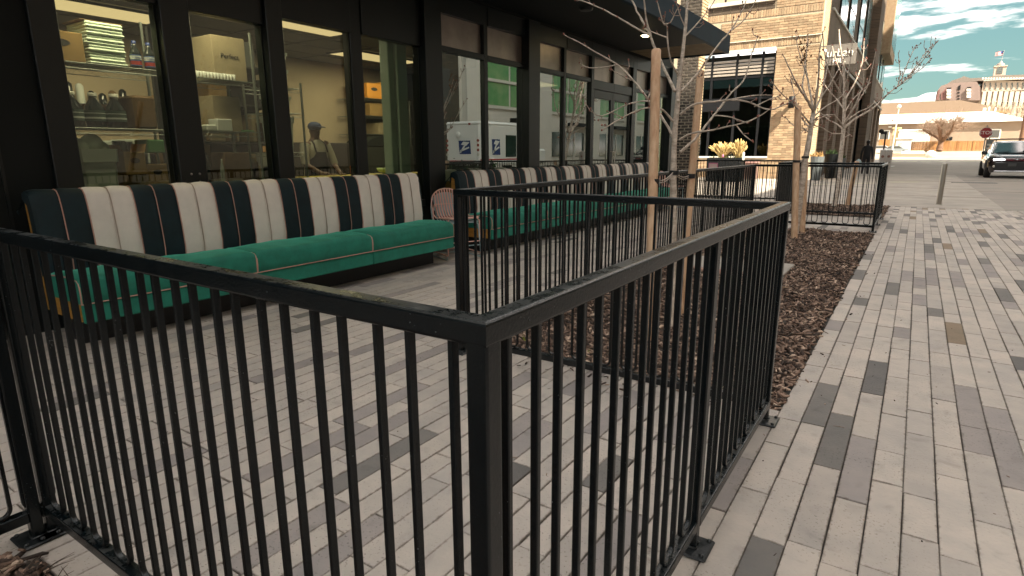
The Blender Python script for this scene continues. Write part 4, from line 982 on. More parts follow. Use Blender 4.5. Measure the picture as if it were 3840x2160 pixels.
bottle('middle dark jug with white cap on the middle shelf', -5.88, 2.40, e1, .285, .075, DARKB, CAPW, 'd', gk, .4)
bottle('rightmost dark jug with white cap and pale label lines', -5.86, 2.555, e1, .285, .076, DARKB, CAPW, 'd', gk, .4)
b = MB(); b.bbox(-6.15, -5.83, 2.70, 2.885, e1, 1.80, .02); tag(b.build('paper_bag', BROWN, loc=(-6, 2.79, e1)), 'brown paper bag right of the dark jugs', 'bag')
b = MB(); b.bbox(-6.2, -6.05, 2.42, 2.62, e1, 1.72, .01); tag(b.build('carton', mat('rust box', (.25, .10, .04), .8), loc=(-6.1, 2.5, e1)), 'rust brown box standing behind the dark jugs', 'box')
# tub with white bags
def tub(label, x, y, z0, z1, w0, w1, grp=None):
    t = thing('tub', label, 'tub', (x, y, z0), grp); b = MB()
    def ringp(w_, z): return [Vector((x+a*w_, y+c_*w_, z)) for a, c_ in ((-1, -.8), (-.8, -1), (.8, -1), (1, -.8), (1, .8), (.8, 1), (-.8, 1), (-1, .8))]
    rs = [ringp(w0, z0), ringp(w0+(w1-w0)*.8, z0+(z1-z0)*.82), ringp(w1+.008, z0+(z1-z0)*.83), ringp(w1+.012, z1), ringp(w1-.01, z1), ringp(w0, z0+.05)]
    V = [p for q in rs for p in q]; F = [(i*8+j, i*8+(j+1) % 8, i*8+8+(j+1) % 8, i*8+8+j) for i in range(5) for j in range(8)]+[tuple(reversed(range(8))), tuple(40+j for j in range(8))]
    b.add(V, F, False); b.build('tub_body', WALLB, t); return t
t = tub('large white plastic tub stuffed with white bags at the window bottom', -5.98, 2.36, .70, 1.335, .125, .15)
b = MB()
for (dy, dz, r) in ((-.08, 0, .075), (.02, .03, .085), (.09, -.01, .06)): b.ball((-5.98, 2.36+dy, 1.35+dz), r, 10, 7, (1.2, 1, 1.0))
b.build('plastic_bag', LINEN, t)
b = MB(); b.box(-6.2, -5.75, 2.15, 2.6, .62, .698); tag(b.build('low_crate', BROWN, loc=(-6, 2.36, .62)), 'low brown crate carrying the white tub', 'crate'); 
b = MB(); b.box(-6.15, -5.8, 2.16, 2.58, .006, .618); tag(b.build('cabinet', KD, loc=(-6, 2.36, 0)), 'dark cabinet under the white tub', 'cabinet')
for (z0, z1, w_, lab) in ((1.76, 1.95, .13, 'lower'), (1.31, 1.72, .14, 'bottom')): tub('white tub on the %s shelf left of the cook' % lab, -6.45, 4.58, z0, z1, w_-.02, w_, 'white tubs left of the cook')
tub('tall white tub on the top shelf at the left of the third window', -6.45, 4.60, 2.04, 2.25, .10, .11, 'white tubs left of the cook'); tub('second white tub nested above on the top shelf', -6.45, 4.59, 2.252, 2.44, .10, .12, 'white tubs left of the cook')
# dark storage rack of boxes behind the second window
t = thing('storage_rack', 'dim tall rack packed with boxes and tubs behind the second window', 'rack', (-7.1, 4.4, 0))
b = MB(); b.bbox(-7.5, -7.44, 3.7, 5.02, .01, 2.7, .004); b.build('back_panel', KD, t)
for z in (.5, .95, 1.4, 1.85, 2.3): b = MB(); b.bbox(-7.43, -6.95, 3.72, 5.0, z, z+.03, .004); b.build('shelf_board', KD, t)
for k in range(24):
    z = random.choice((.53, .98, 1.43, 1.88, 2.33)); y = 3.75+random.random()*1.05; h_ = random.uniform(.14, .34); b = MB(); w_ = random.uniform(.10, .24)
    b.bbox(-7.36+random.random()*.1, -7.0, y, y+w_, z+.001, z+h_, .012); b.build('stored_box', random.choice((CART, BROWN, CART2, WALLB, KD, LABW)), t)
t = thing('storage_rack', 'low dim rack of boxes behind the white tub in the first window', 'rack', (-7.3, 2.9, 0))
for z in (.3, .75, 1.15): b = MB(); b.bbox(-7.6, -7.1, 2.1, 3.6, z, z+.03, .004); b.build('shelf_board', KD, t)
for k in range(22):
    z = random.choice((.33, .78, 1.18, 1.18)); y = 2.12+random.random()*1.3; h_ = random.uniform(.12, .30); b = MB(); b.bbox(-7.5, -7.15, y, y+random.uniform(.1, .24), z+.001, z+h_, .012); b.build('stored_box', random.choice((CART, BROWN, KD, WALLB)), t)
t = thing('wall_shelf', 'narrow shelf of small jars and pans on the kitchen wall behind the jugs', 'shelf', (-9.35, 4.0, 1.9))
b = MB(); b.bbox(-9.49, -9.2, 2.4, 4.9, 1.9, 1.94, .004); b.build('shelf_board', KD, t)
for k in range(18): y = 2.5+k*.13; h_ = random.uniform(.08, .25); b = MB(); b.lathe([(.05, 0), (.05, h_), (.02, h_+.03)], (-9.33, y, 1.941), 8); b.build('jar', random.choice((DARKB, BROWN, CART, LABW)), t)
# cups row, white box
t = thing('cup_row', 'row of small white cups along the front of the upper shelf', 'cups', (-5.82, 3.48, 2.007))
for k in range(13): b = MB(); y_ = 3.27+k*.034; b.lathe([(.011, 0), (.0155, .055), (.0145, .055), (.01, .004)], (-5.82, y_, 2.008), 8); b.build('cup', LABW, t)
b = MB(); b.bbox(-6.0, -5.84, 3.46, 3.62, e1, 1.63, .006); tag(b.build('white_box', LABW, loc=(-5.9, 3.54, e1)), 'white box on the middle shelf of the second window', 'box')
b = MB(); b.bbox(-5.95, -5.82, 3.34, 3.44, e1, 1.57, .01); tag(b.build('white_bowl', LABW, loc=(-5.9, 3.39, e1)), 'small white dish left of the white box', 'dish')
b = MB(); b.bbox(-5.9, -5.8, 3.15, 3.185, e1, 1.78, .006); tag(b.build('cutting_board', LIME, loc=(-5.85, 3.165, e1)), 'lime green cutting board edge at the left of the second window', 'board')
b = MB(); b.bbox(-5.9, -5.82, 3.19, 3.23, 1.0, 1.45, .006); tag(b.build('cutting_board', mat('pale green plastic', (.30, .48, .33), .5), loc=(-5.85, 3.21, 1.0)), 'pale green board leaning at the lower left of the second window', 'board')
b = MB(); b.lathe([(.05, 0), (.055, .2), (.05, .24), (.03, .30), (0, .30)], (-5.95, 3.34, e0), 14); tag(b.build('jar', DARKB, loc=(-5.95, 3.34, e0)), 'dark jar at the bottom of the second window', 'jar')
t = thing('bottle_group', 'clear bottles at the bottom right of the second window', 'bottles', (-5.95, 3.62, e0))
for k in range(5): b = MB(); b.lathe([(.028, 0), (.028, .13), (.012, .19), (.012, .23), (0, .23)], (-5.9-.05*(k % 2), 3.5+k*.062, e0+.31 if k == 9 else e0), 10); b.build('bottle', mat('clear bottle', (.35, .38, .35), .2, spec=.8), t)
b = MB(); b.bbox(-6.1, -5.9, 3.78, 3.9, 1.51, 1.53, .005); b.bbox(-6.1, -5.85, 2.78, 2.93, 1.30, 1.42, .01); o = b.build('paper_packets', mat('green packet', (.10, .30, .12), .7), loc=(-6, 3.3, 1.3)); tag(o, 'green and beige packets at the right of the first window', 'packets')
# counter, range hood, cooking bench
b = MB(); b.bbox(-9.45, -8.7, 5.6, 8.0, .01, 1.47, .01); tag(b.build('counter', mat('dark panel', (.045, .038, .034), .7, var=.4, vs=8), loc=(-9, 6.8, 0)), 'dark counter block behind the cook', 'counter')
b = MB(); b.bbox(-8.74, -8.68, 5.75, 5.92, .9, 1.40, .005); tag(b.build('wood_board', mat('warm board', (.42, .22, .07), .7), loc=(-8.7, 5.8, .9)), 'warm wooden board leaning on the counter beside the cook', 'board')
t = thing('range_unit', 'stainless cooking range with arched hood below the cartons', 'range', (-9, 8.6, 0)); DG = mat('dull steel', (.16, .17, .15), .4, metal=.6)
b = MB(); b.bbox(-9.45, -8.75, 8.05, 9.4, .01, 1.42, .01); b.build('range_body', DG, t)
b = MB(); b.prism([Vector((-8.74, 8.1+.6+.6*math.cos(PI-PI*i/12), 1.42+.20*math.sin(PI*i/12))) for i in range(13)], (-.6, 0, 0), (0, 0, 0)); b.build('hood', KD, t)
b = MB(); b.bbox(-6.9, -6.3, 5.0, 7.4, .94, .985, .006); b.bbox(-6.85, -6.35, 5.05, 7.35, .01, .939, .006); tag(b.build('work_table', mat('worktop', (.45, .36, .08), .6), loc=(-6.6, 6.2, 0)), 'yellow topped work table in front of the cook', 'table')
b = MB(); b.lathe([(.035, 0), (.04, .12), (.018, .18), (0, .20)], (-6.5, 5.75, .986), 12); tag(b.build('sauce_bottle', mat('orange sauce', (.6, .16, .02), .4), loc=(-6.5, 5.75, .986)), 'orange sauce bottle on the work table', 'bottle')
b = MB(); b.lathe([(.03, 0), (.10, .05), (.115, .09), (.0, .075)], (-6.5, 6.35, .986), 14); tag(b.build('bowl', mat('pale green bowl', (.45, .60, .25), .5), loc=(-6.5, 6.35, .986)), 'pale green heaped bowl on the work table', 'bowl')
# tall pale posts standing in for a reflection at the fourth window
JB = mat('pale green reflection', (.36, .46, .40), .5, var=.15, vs=3)
b = MB(); b.bbox(-5.75, -5.45, 5.62, 5.80, .7, 2.9, .01); b.bbox(-5.60, -5.48, 5.50, 5.60, .7, 2.9, .01); tag(b.build('reflection_post', JB, loc=(-5.6, 5.7, .7)), 'pale green posts standing in for a reflection in the fourth window', 'reflection stand-in')

# ------------------------------------------------------------------ people
SKIN = mat('skin', (.10, .052, .036), .6); SKIN2 = mat('dark skin', (.10, .05, .035), .6)
def figure(name, label, loc, joints, edges, mats_, radii, rz=0):
    t = thing(name, label, 'person', loc)
    me = bpy.data.meshes.new('body'); c_, s_ = math.cos(rz), math.sin(rz)
    me.from_pydata([(p[0]*c_-p[1]*s_, p[0]*s_+p[1]*c_, p[2]) for p in joints], edges, [])
    o = bpy.data.objects.new('body', me); COL.objects.link(o); o.parent = t; ORG[o] = Vector(loc)
    sk = o.modifiers.new('skin', 'SKIN'); sk.use_smooth_shade = True
    if not me.skin_vertices: me.skin_vertices.new() if hasattr(me.skin_vertices, 'new') else None
    for i, r in enumerate(radii):
        sv = me.skin_vertices[0].data[i]; sv.radius = r if isinstance(r, tuple) else (r, r); sv.use_root = (i == 0)
    ss = o.modifiers.new('sub', 'SUBSURF'); ss.levels = 2; ss.render_levels = 2
    me.materials.append(mats_)
    return t, o
# joints: 0 pelvis 1 waist 2 chest 3 neckbase 4 neck 5 head 6 headtop | arms 7 shL 8 elL 9 wrL 10 hdL 11.. R | legs 15 hip 16 knee 17 ankle 18 toe
def std(hL, hR, eL, eR, legL, legR, lean=.0):
    J_ = [(0, 0, .93), (0, lean*.3, 1.08), (0, lean*.7, 1.28), (0, lean, 1.42), (0, lean*1.05, 1.49), (0, lean*1.1-.01, 1.60), (0, lean*1.1, 1.70),
          (-.18, lean*.9, 1.39), eL, hL[0], hL[1], (.18, lean*.9, 1.39), eR, hR[0], hR[1],
          (-.09, 0, .88), legL[0], legL[1], legL[2], (.09, 0, .88), legR[0], legR[1], legR[2]]
    E_ = [(0, 1), (1, 2), (2, 3), (3, 4), (4, 5), (5, 6), (3, 7), (7, 8), (8, 9), (9, 10), (3, 11), (11, 12), (12, 13), (13, 14), (0, 15), (15, 16), (16, 17), (17, 18), (0, 19), (19, 20), (20, 21), (21, 22)]
    R_ = [(.15, .11), (.145, .10), (.16, .11), (.08, .07), .052, (.078, .095), (.06, .075), .062, .045, .034, .03, .062, .045, .034, .03, .09, .062, .045, .035, .09, .062, .045, .035]
    return J_, E_, R_
# the cook, facing the window (+x): local -y is forward, rotated so that -y -> +x
J_, E_, R_ = std(((-.16, -.33, 1.0), (-.10, -.42, 1.0)), ((.16, -.33, 1.0), (.10, -.42, 1.0)), (-.25, -.10, 1.13), (.25, -.10, 1.13), ((-.10, 0, .48), (-.10, 0, .08), (-.10, -.14, .04)), ((.10, 0, .48), (.10, 0, .08), (.10, -.14, .04)), -.03)
PX, PY = -7.25, 5.72
SHIRT = mat('white chef shirt', (.30, .29, .25), .8); APRON = mat('dark apron', (.012, .012, .018), .8); NAVY = mat('navy cap', (.008, .02, .07), .7); TROU = mat('black clothes', (.008, .008, .010), .85, var=.3, vs=6)
t, o = figure('person', 'cook in a navy cap and dark apron working behind the third window', (PX, PY, .005), J_, E_, SKIN, R_, R(90))
def PL(p): a = R(90); return Vector((PX+p[0]*math.cos(a)-p[1]*math.sin(a), PY+p[0]*math.sin(a)+p[1]*math.cos(a), .005+p[2]))
# shirt and apron as fitted shells
def shell(rows, nm, m, par, f, n=14, arc=(0, 2*PI), close=True):
    P = []
    for (cy, z, rx, ry) in rows:
        P.append([f((rx*math.cos(arc[0]+(arc[1]-arc[0])*i/n), cy+ry*math.sin(arc[0]+(arc[1]-arc[0])*i/n), z)) for i in range(n+1)])
    b = MB(); b.grid(P); return b.build(nm, m, par)
shell([(0, .92, .19, .14), (-.01, 1.1, .18, .13), (-.02, 1.28, .20, .14), (-.03, 1.38, .19, .12), (-.03, 1.45, .10, .085), (-.03, 1.475, .068, .065)], 'shirt', SHIRT, t, PL)
shell([(-.005, .55, .21, .16), (-.01, .95, .20, .155), (-.02, 1.15, .195, .15), (-.025, 1.30, .13, .158)], 'apron', APRON, t, PL, 10, (PI, 2*PI))
for sx in (-1, 1): b = MB(); b.tube([PL((sx*.10, -.165, 1.30)), PL((sx*.10, -.12, 1.42)), PL((sx*.07, -.03, 1.475))], .012, 6); b.build('apron_strap', APRON, t)
for sx in (-1, 1): b = MB(); b.tube([PL((sx*.17, -.03, 1.395)), PL((sx*.225, -.06, 1.27)), PL((sx*.252, -.11, 1.12))], [.08, .066, .058], 10); b.build('sleeve', SHIRT, t)
shell([(-.03, .92, .17, .13), (0, .6, .17, .13), (0, .08, .16, .12)], 'trousers', TROU, t, PL)
b = MB(); hc = PL((0, -.04, 1.655)); b.ball(hc, .108, 14, 8, (1.0, .86, .62)); b.prism([hc+Vector((.06, -.07, -.005)), hc+Vector((.17, -.055, -.02)), hc+Vector((.185, 0, -.02)), hc+Vector((.17, .055, -.02)), hc+Vector((.06, .07, -.005))], (0, 0, 0), (0, 0, .012)); b.build('cap', NAVY, t)
b = MB(); f = PL((0, -.045, 1.58)); b.add([f+Vector((.075, -.012, 0)), f+Vector((.075, .012, 0)), f+Vector((.10, 0, -.01)), f+Vector((.08, 0, .045))], [(0, 1, 2), (0, 2, 3), (1, 3, 2)], False)
b.build('nose', SKIN, t)
b = MB(); b.mi = 0
for sy in (-1, 1): b.ball(f+Vector((.074, sy*.030, .035)), .010, 6, 4)
b.ball(f+Vector((.076, 0, -.04)), .02, 6, 4, (.4, 1, .3)); b.build('face_features', mat('dark features', (.05, .02, .02), .6), t)
b = MB()
for sy in (-1, 1): b.ball(f+Vector((-.01, sy*.083, .01)), .022, 6, 5, (.7, .4, 1.3))
b.build('ear', SKIN, t)
b = MB()
for sy in (-1, 1):
    for k in range(5):
        h0 = PL((sy*.10, -.43, 1.0))+Vector((0, (k-2)*.016, 0)); ln = (.05, .07, .078, .07, .055)[k]
        if k == (0 if sy > 0 else 4): b.tube([h0, h0+Vector((.03, -sy*.02, .0)), h0+Vector((.05, -sy*.03, -.01))], .009, 6)
        else: b.tube([h0, h0+Vector((ln*.5, 0, .0)), h0+Vector((ln*.85, 0, -.02)), h0+Vector((ln, 0, -.04))], [.0095, .009, .008, .007], 6)
b.build('fingers', SKIN, t)
# walker in black seen from behind
q = at(3243, 640, 33); WX, WY = q.x, q.y
J_, E_, R_ = std(((-.25, -.04, .86), (-.25, -.07, .78)), ((.25, -.02, .86), (.25, -.05, .78)), (-.245, .05, 1.12), (.245, .05, 1.12), ((-.10, -.10, .49), (-.11, -.02, .09), (-.11, -.15, .04)), ((.10, .06, .50), (.11, .22, .12), (.11, .10, .05)), -.04)
R2 = [tuple(c*1.12 for c in r) if isinstance(r, tuple) else r*1.18 for r in R_]; R2[5] = (.078, .095); R2[6] = (.06, .07); R2[4] = .055
t, o = figure('person', 'person all in black walking away past the dark brick facade', (WX, WY, .004), J_, E_, TROU, R2, R(180))
for ch in list(t.children): ch.scale = (1.06, 1.06, 1.06)
def WL(p): return Vector((WX-p[0]*1.06, WY-p[1]*1.06, .004+p[2]*1.06))
b = MB(); b.ball(WL((0, -.035, 1.645)), .105, 12, 8, (.88, 1, 1.05)); b.build('hair', mat('dark hair', (.012, .010, .010), .8), t)
b = MB(); b.ball(WL((0, -.06, 1.60)), .098, 12, 8, (.82, 1, 1.12)); b.build('face', SKIN, t)
for sx in (-1, 1):
    b = MB(); h0 = WL((sx*.25, -.06, .80))
    b.ball(h0, .045, 8, 6, (.55, .9, 1.2))
    for k in range(4): b.tube([h0+Vector((0, (k-1.5)*.02, -.03)), h0+Vector((0, (k-1.5)*.021+.005, -.07)), h0+Vector((sx*.01, (k-1.5)*.02+.01, -.10+abs(k-1.5)*.008))], .010, 5)
    b.tube([h0+Vector((0, .03, 0)), h0+Vector((0, .055, -.035))], .011, 5); b.build('hand', SKIN, t)
BAGM = mat('pale blue bag', (.42, .52, .55), .6)
b = MB(); q = WL((.34, .02, .42)); P = []
for z, w_ in ((0, .10), (.06, .16), (.2, .17), (.32, .12), (.40, .03)): P.append([q+Vector((w_*math.cos(a*PI/6), w_*.6*math.sin(a*PI/6), z)) for a in range(13)])
b.grid(P); b.tube([q+Vector((0, 0, .40)), WL((.25, -.06, .74))], .008, 6); tag(b.build('carrier_bag', BAGM, loc=q), 'pale blue bag carried by the person in black', 'bag')
# ================================================================== brick restaurant building
YW = 31.0; XCOR = -4.22
BR = mat('tan brick', (.36, .265, .165), .85, var=.3, vs=4, rnd=.26, pos=True, bump=.2, bs=40, col2=(.29, .185, .11))
BRD = mat('shadow strip brick', (.11, .08, .055), .85, var=.3, vs=4, rnd=.25, pos=True)  # darkened brown paints the shadow strip under the upper sill
MORT = mat('mortar', (.46, .38, .27), .9, var=.2, vs=5, pos=True)
WPNT = mat('white painted metal', (.66, .62, .54), .5, var=.1, vs=3)
bb_ = thing('brick_building', 'tan brick restaurant building with louvred windows beyond the trees', 'building', (XCOR, YW, 0))
b = MB()
b.box(-13.5, XCOR+.0, YW+.02, YW+.5, 6.0, 16); b.box(-6.03, XCOR, YW+.02, YW+.5, -.02, 5.999); b.box(-13.5, -6.031, YW+.02, YW+.5, -.02, 1.0)
b.box(-13.5, -9.9, YW+.02, YW+.5, 1.001, 5.999)
b.build('mortar_wall', MORT, bb_)
def bm(w_, h__, d=.05, c=.006):
    b = MB(); b.bbox(-w_/2, w_/2, 0, d, -h__/2, h__/2, c); return b
brick_big = bm(.385, .094).mesh('brick', BR); soldier = bm(.094, .30).mesh('brick', BR)
items = []
def course(x0, x1, z0, z1):
    k = 0; z = z0
    while z+.108 <= z1+.02:
        x = x1 if k % 2 == 0 else x1+.2
        while x > x0:
            a, c_ = max(x-.4, x0), min(x, x1)
            if c_-a > .08: items.append(((a+c_)/2, z+.054, c_-a-.014, .094))
            x -= .4
        z += .11; k += 1
course(-6.03, XCOR, .0, 5.98); course(-8.6, XCOR, 6.36, 7.31); course(-6.2, XCOR, 7.66, 10.2)
course(-9.9, -6.03, 0, .95)
sold = []
for z0 in (6.005, 7.325):
    x = XCOR-.055
    while x > (-8.6 if z0 < 7 else -9.8): sold.append((x, z0+.155)); x -= .11
rest = MB(); n = 0
def seen(x, z): q = prj((x, YW, z)); return q and 0 < q[0] < 3840 and -20 < q[1] < 610
for (x, z) in sold:
    if z > 7 or n >= 80:
        rest.bbox(x-.047, x+.047, YW, YW+.05, z-.15, z+.15, .006)
    else: inst('brick', soldier, bb_, (x, YW+random.uniform(-.003, .003), z)); n += 1
items.sort(key=lambda i: (0 if seen(i[0], i[1]) else 1, i[0] < -6.03, i[1]))
for (x, z, w_, h__) in items:
    jit_ = random.uniform(-.004, .003)
    if n < 300 and w_ > .38 and seen(x, z) and z < 7.7: inst('brick', brick_big, bb_, (x, YW+jit_, z)); n += 1
    else: rest.bbox(x-w_/2, x+w_/2, YW+jit_, YW+.05, z-h__/2, z+h__/2, .006)
rest.build('brick', BR, bb_, kind='stuff')
b = MB(); b.box(-9.9, XCOR-.01, YW+.01, YW+.06, 7.66, 7.98)
b.build('dark_band', BRD, bb_) if False else None
b = MB(); 
for k in range(3):
    x = -6.25
    while x > -9.9: b.bbox(x-.38, x, YW-.01, YW+.05, 7.66+k*.108, 7.66+k*.108+.094, .005); x -= .4
b.build('shadow_band', BRD, bb_)['kind'] = 'stuff'
for (z0, z1, x0, x1, pr, nm) in ((6.325, 6.355, -8.6, XCOR, .05, 'ledge'), (7.985, 8.15, -9.9, -6.2, .10, 'window_sill'), (5.86, 5.99, -9.9, -6.05, .03, 'lintel'), (.96, 1.05, -9.9, -6.03, .06, 'window_sill')):
    b = MB(); b.bbox(x0, x1, YW-pr, YW+.06, z0, z1, .01); b.build(nm, WPNT, bb_)
DM = mat('dark bronze', (.006, .0065, .008), .55, spec=.25)
# ground-floor glazed bay with louvres
b = MB(); b.box(-9.9, -6.03, YW+.30, YW+.32, 1.05, 4.75); b.build('bay_glass', GLD, bb_)
b = MB(); b.box(-9.9, -6.03, YW+.9, YW+1.0, 1.0, 5.86); b.build('bay_back', KD, bb_)
for x in (-8.97, -7.79, -6.63, -9.86, -6.06): b = MB(); b.bbox(x-.05, x+.05, YW+.2, YW+.34, 1.05, 5.86, .005); b.build('mullion', DM, bb_)
for z in (4.70, 3.73): b = MB(); b.bbox(-9.9, -6.03, YW+.22, YW+.335, z, z+.10, .005); b.build('transom', DM, bb_)
LV = mat('louvre', (.36, .31, .26), .5, metal=.2)
for x0, x1 in ((-9.8, -9.03), (-8.91, -7.85), (-7.73, -6.69), (-6.57, -6.12)):
    for k in range(5):
        z = 4.86+k*.15; b = MB(); b.prism([Vector((x0, YW+.20, z)), Vector((x0, YW+.20, z+.075)), Vector((x0, YW+.29, z+.12)), Vector((x0, YW+.29, z+.10))], (0, 0, 0), (x1-x0, 0, 0)); b.build('louvre_slat', LV, bb_)
b = MB(); b.bbox(-9.3, -7.55, YW-.02, YW+.28, 3.22, 3.70, .01); b.build('awning_box', DM, bb_)
b = MB(); b.box(-7.4, -6.2, YW+.6, YW+.66, 1.2, 2.6); b.build('planting_behind_glass', mat('green behind glass', (.03, .07, .015), .8, var=.7, vs=5), bb_)
# upper window over the sill
b = MB(); b.box(-9.6, -6.4, YW+.12, YW+.14, 8.16, 12); b.build('window', GL2, bb_)
b = MB()
for x in (-9.6, -8.5, -7.4, -6.4): b.bbox(x-.05, x+.05, YW+.02, YW+.16, 8.15, 12, .005)
b.build('window_frame', WPNT, bb_)
b = MB(); b.box(-9.6, -6.4, YW+.3, YW+.34, 8.16, 12); b.build('window_blind', mat('green blind', (.25, .5, .33), .8, var=.3, vs=3), bb_)
# street side
SIDE = brick_mat('side brick', (.13, .085, .055), (.08, .055, .038), (.16, .12, .085), .40, .11, 'y')  # dark copy of the brick: the street side's shade is in the colour
SIDEL = brick_mat('sunlit corner brick', (.42, .30, .18), (.36, .25, .14), (.45, .37, .26), .40, .11, 'y')  # pale copy of the brick: the sun strip is put into the colour
STONE = mat('brown stone panel', (.20, .145, .10), .8, var=.25, vs=1.2, pos=True)
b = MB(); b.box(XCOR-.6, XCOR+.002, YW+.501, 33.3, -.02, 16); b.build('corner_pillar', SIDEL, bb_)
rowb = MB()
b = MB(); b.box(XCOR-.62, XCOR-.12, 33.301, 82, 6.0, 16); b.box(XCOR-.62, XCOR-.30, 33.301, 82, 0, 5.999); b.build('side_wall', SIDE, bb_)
SKYW = mat('window painted sky teal', (.16, .34, .36), .12, spec=1.0, coat=.6)  # teal base colour paints the sky's reflection into the panes
for i, y in enumerate((37.2, 41.6, 47.6, 52.5)):
    f = MB(); f.bbox(XCOR-.13, XCOR-.04, y, y+3.1, 8.0, 13.4, .02); f = f.build('window_frame', DM, bb_)
    for (z0, z1) in ((8.12, 9.3), (9.42, 11.2), (11.3, 13.2)):
        for yy in (y+.12, y+1.6): b = MB(); b.box(XCOR-.06, XCOR-.035, yy, yy+1.38, z0, z1); b.build('pane', SKYW, f)
for i, y in enumerate((62.5, 67.6, 72.6, 76.8)):
    f = MB(); f.bbox(XCOR-.13, XCOR-.04, y, y+3.3, 8.0, 13.4, .02); f = f.build('window_frame', DM, bb_)
    for (z0, z1) in ((8.12, 9.9), (10.0, 13.2)): b = MB(); b.box(XCOR-.06, XCOR-.035, y+.15, y+3.1, z0, z1); b.build('pane', SKYW, f)
b = MB(); b.bbox(XCOR-.12, XCOR+.06, 34, 82, 7.86, 7.98, .02); b.build('string_course', WPNT, bb_)
b = MB(); b.box(XCOR-.12, XCOR-.02, 33.4, 57, 6.2, 7.85); b.box(XCOR-.12, XCOR+.0, 63, 82, 6.2, 7.85); b.build('stone_band', STONE, bb_)
b = MB(); b.bbox(XCOR-.12, XCOR+.12, 34, 82, 5.75, 5.95, .02); b.build('metal_ledge', mat('grey ledge', (.30, .26, .22), .5), bb_)
b = MB(); b.bbox(XCOR-.12, XCOR+.45, 57.3, 61.5, 0.0, 15.9, .02); b.build('projecting_bay', SIDE, bb_)
PILM = brick_mat('pilaster brick', (.21, .145, .10), (.15, .10, .07), (.24, .18, .13), .40, .11, 'y')
for y in (35.6, 39.5, 43.5, 47.6, 52.0, 64.5, 70, 75.5, 81): b = MB(); b.box(XCOR-.30, XCOR-.01, y, y+1.5, 0, 5.74); b.build('pilaster', PILM, bb_)
for y in (37.2, 41.1, 45.1, 49.2): f = MB(); f.box(XCOR-.29, XCOR-.27, y, y+2.2, 2.4 if y < 44 else .3, 5.6); f.build('side_window', GLD, bb_)
b = MB(); b.box(XCOR-.29, XCOR-.26, 53.6, 64.4, 0.02, 5.6); b.build('dark_entrance', mat('dark doorway', (.006, .006, .006), .5), bb_)
for y in (66.2, 71.7, 77.2): b = MB(); b.box(XCOR-.28, XCOR-.25, y, y+3.6, .1, 5.5); b.build('side_window', GLD, bb_)
b = MB(); b.bbox(XCOR+.0, XCOR+.06, 62.2, 64.3, 2.75, 3.75, .01); b.build('notice_board', WPNT, bb_)
b = MB(); b.bbox(XCOR+.0, XCOR+.06, 65.0, 70, .7, 2.3, .01); b.build('poster_case', mat('pale blue poster', (.42, .50, .54), .5, var=.2, vs=2), bb_)
b = MB(); b.box(-5.5, -3.55, 72, 82, 10.6, 24); b.build('upper_bay', BR, bb_, label='sunlit tan upper bay jutting from the far end')
for k in range(5): b = MB(); b.box(-3.56, -3.52, 73+k*1.8, 74.1+k*1.8, 11.5, 23); b.build('window', SKYW, bb_)
# sconce
t = thing('wall_sconce', 'dark cylinder wall light on the sunlit brick corner', 'lamp', (-5.12, YW-.2, 3.47))
b = MB(); b.lathe([(.10, -.26), (.13, -.25), (.13, .25), (.10, .26)], (-5.12, YW-.36, 3.47), 14); b.build('lamp_body', DM, t)
b = MB(); b.bbox(-5.18, -5.06, YW-.26, YW-.002, 3.40, 3.54, .01); b.build('bracket', DM, t)
# blade sign
SG = mat('sign grey', (.17, .15, .13), .6, var=.1, vs=3); SGT = mat('sign letters', (.85, .80, .70), .5)
t = thing('blade_sign', 'grey hanging sign reading urban HILL on the brick corner', 'sign', (-3.4, 31.2, 5.0))
b = MB(); b.bbox(-4.0, -2.83, 31.14, 31.26, 5.0, 5.80, .012); b.build('sign_board', SG, t)
text('urban', .46, (-3.42, 31.125, 5.50), (R(90), 0, 0), SGT, t, 'lettering', .02)
text('HILL', .27, (-3.42, 31.125, 5.17), (R(90), 0, 0), SGT, t, 'lettering', .02)
b = MB(); b.bbox(-4.21, -2.80, 31.16, 31.24, 5.805, 5.86, .008); b.bbox(-2.83, -2.79, 31.15, 31.25, 5.0, 5.80, .008); b.build('sign_bracket', SG, t)
b = MB(); b.ball((-4.02, 31.1, 5.62), .07, 8, 6); b.build('bracket_lamp', SGT, t)
# brick pier next to the storefront
PW_ = brick_mat('pier front brick', (.035, .03, .026), (.055, .042, .032), (.40, .33, .25), .21, .081, 'x', .8, .018)
pr_ = thing('brick_pier', 'dark brick pier with pale mortar and one bright sunlit edge behind the nearest tree', 'pier', (-5.6, 17.45, 0))
b = MB(); b.box(-5.93, -5.335, 17.225, 17.70, 0, 14); b.build('mortar_core', mat('pale mortar', (.62, .53, .41), .9, var=.2, vs=9, pos=True), pr_)
PBR = mat('shaded pier brick', (.065, .05, .038), .85, var=.3, vs=9, rnd=.3, pos=True); PBL = mat('sunlit edge brick', (.42, .31, .19), .85, rnd=.12, pos=True)  # one brick in two tones: front darkened as shade, edge paled as sun
pm = MB(); pm.bbox(-.093, .093, 0, .02, -.029, .029, .006); pm = pm.mesh('brick', PBR)
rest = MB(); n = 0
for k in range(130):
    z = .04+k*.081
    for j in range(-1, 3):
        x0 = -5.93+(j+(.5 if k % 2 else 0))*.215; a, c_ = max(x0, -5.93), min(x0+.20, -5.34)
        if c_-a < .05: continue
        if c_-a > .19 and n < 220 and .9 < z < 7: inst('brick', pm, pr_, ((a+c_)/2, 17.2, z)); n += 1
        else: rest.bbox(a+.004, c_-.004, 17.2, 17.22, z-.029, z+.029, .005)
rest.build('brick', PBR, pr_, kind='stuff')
rest = MB(); 
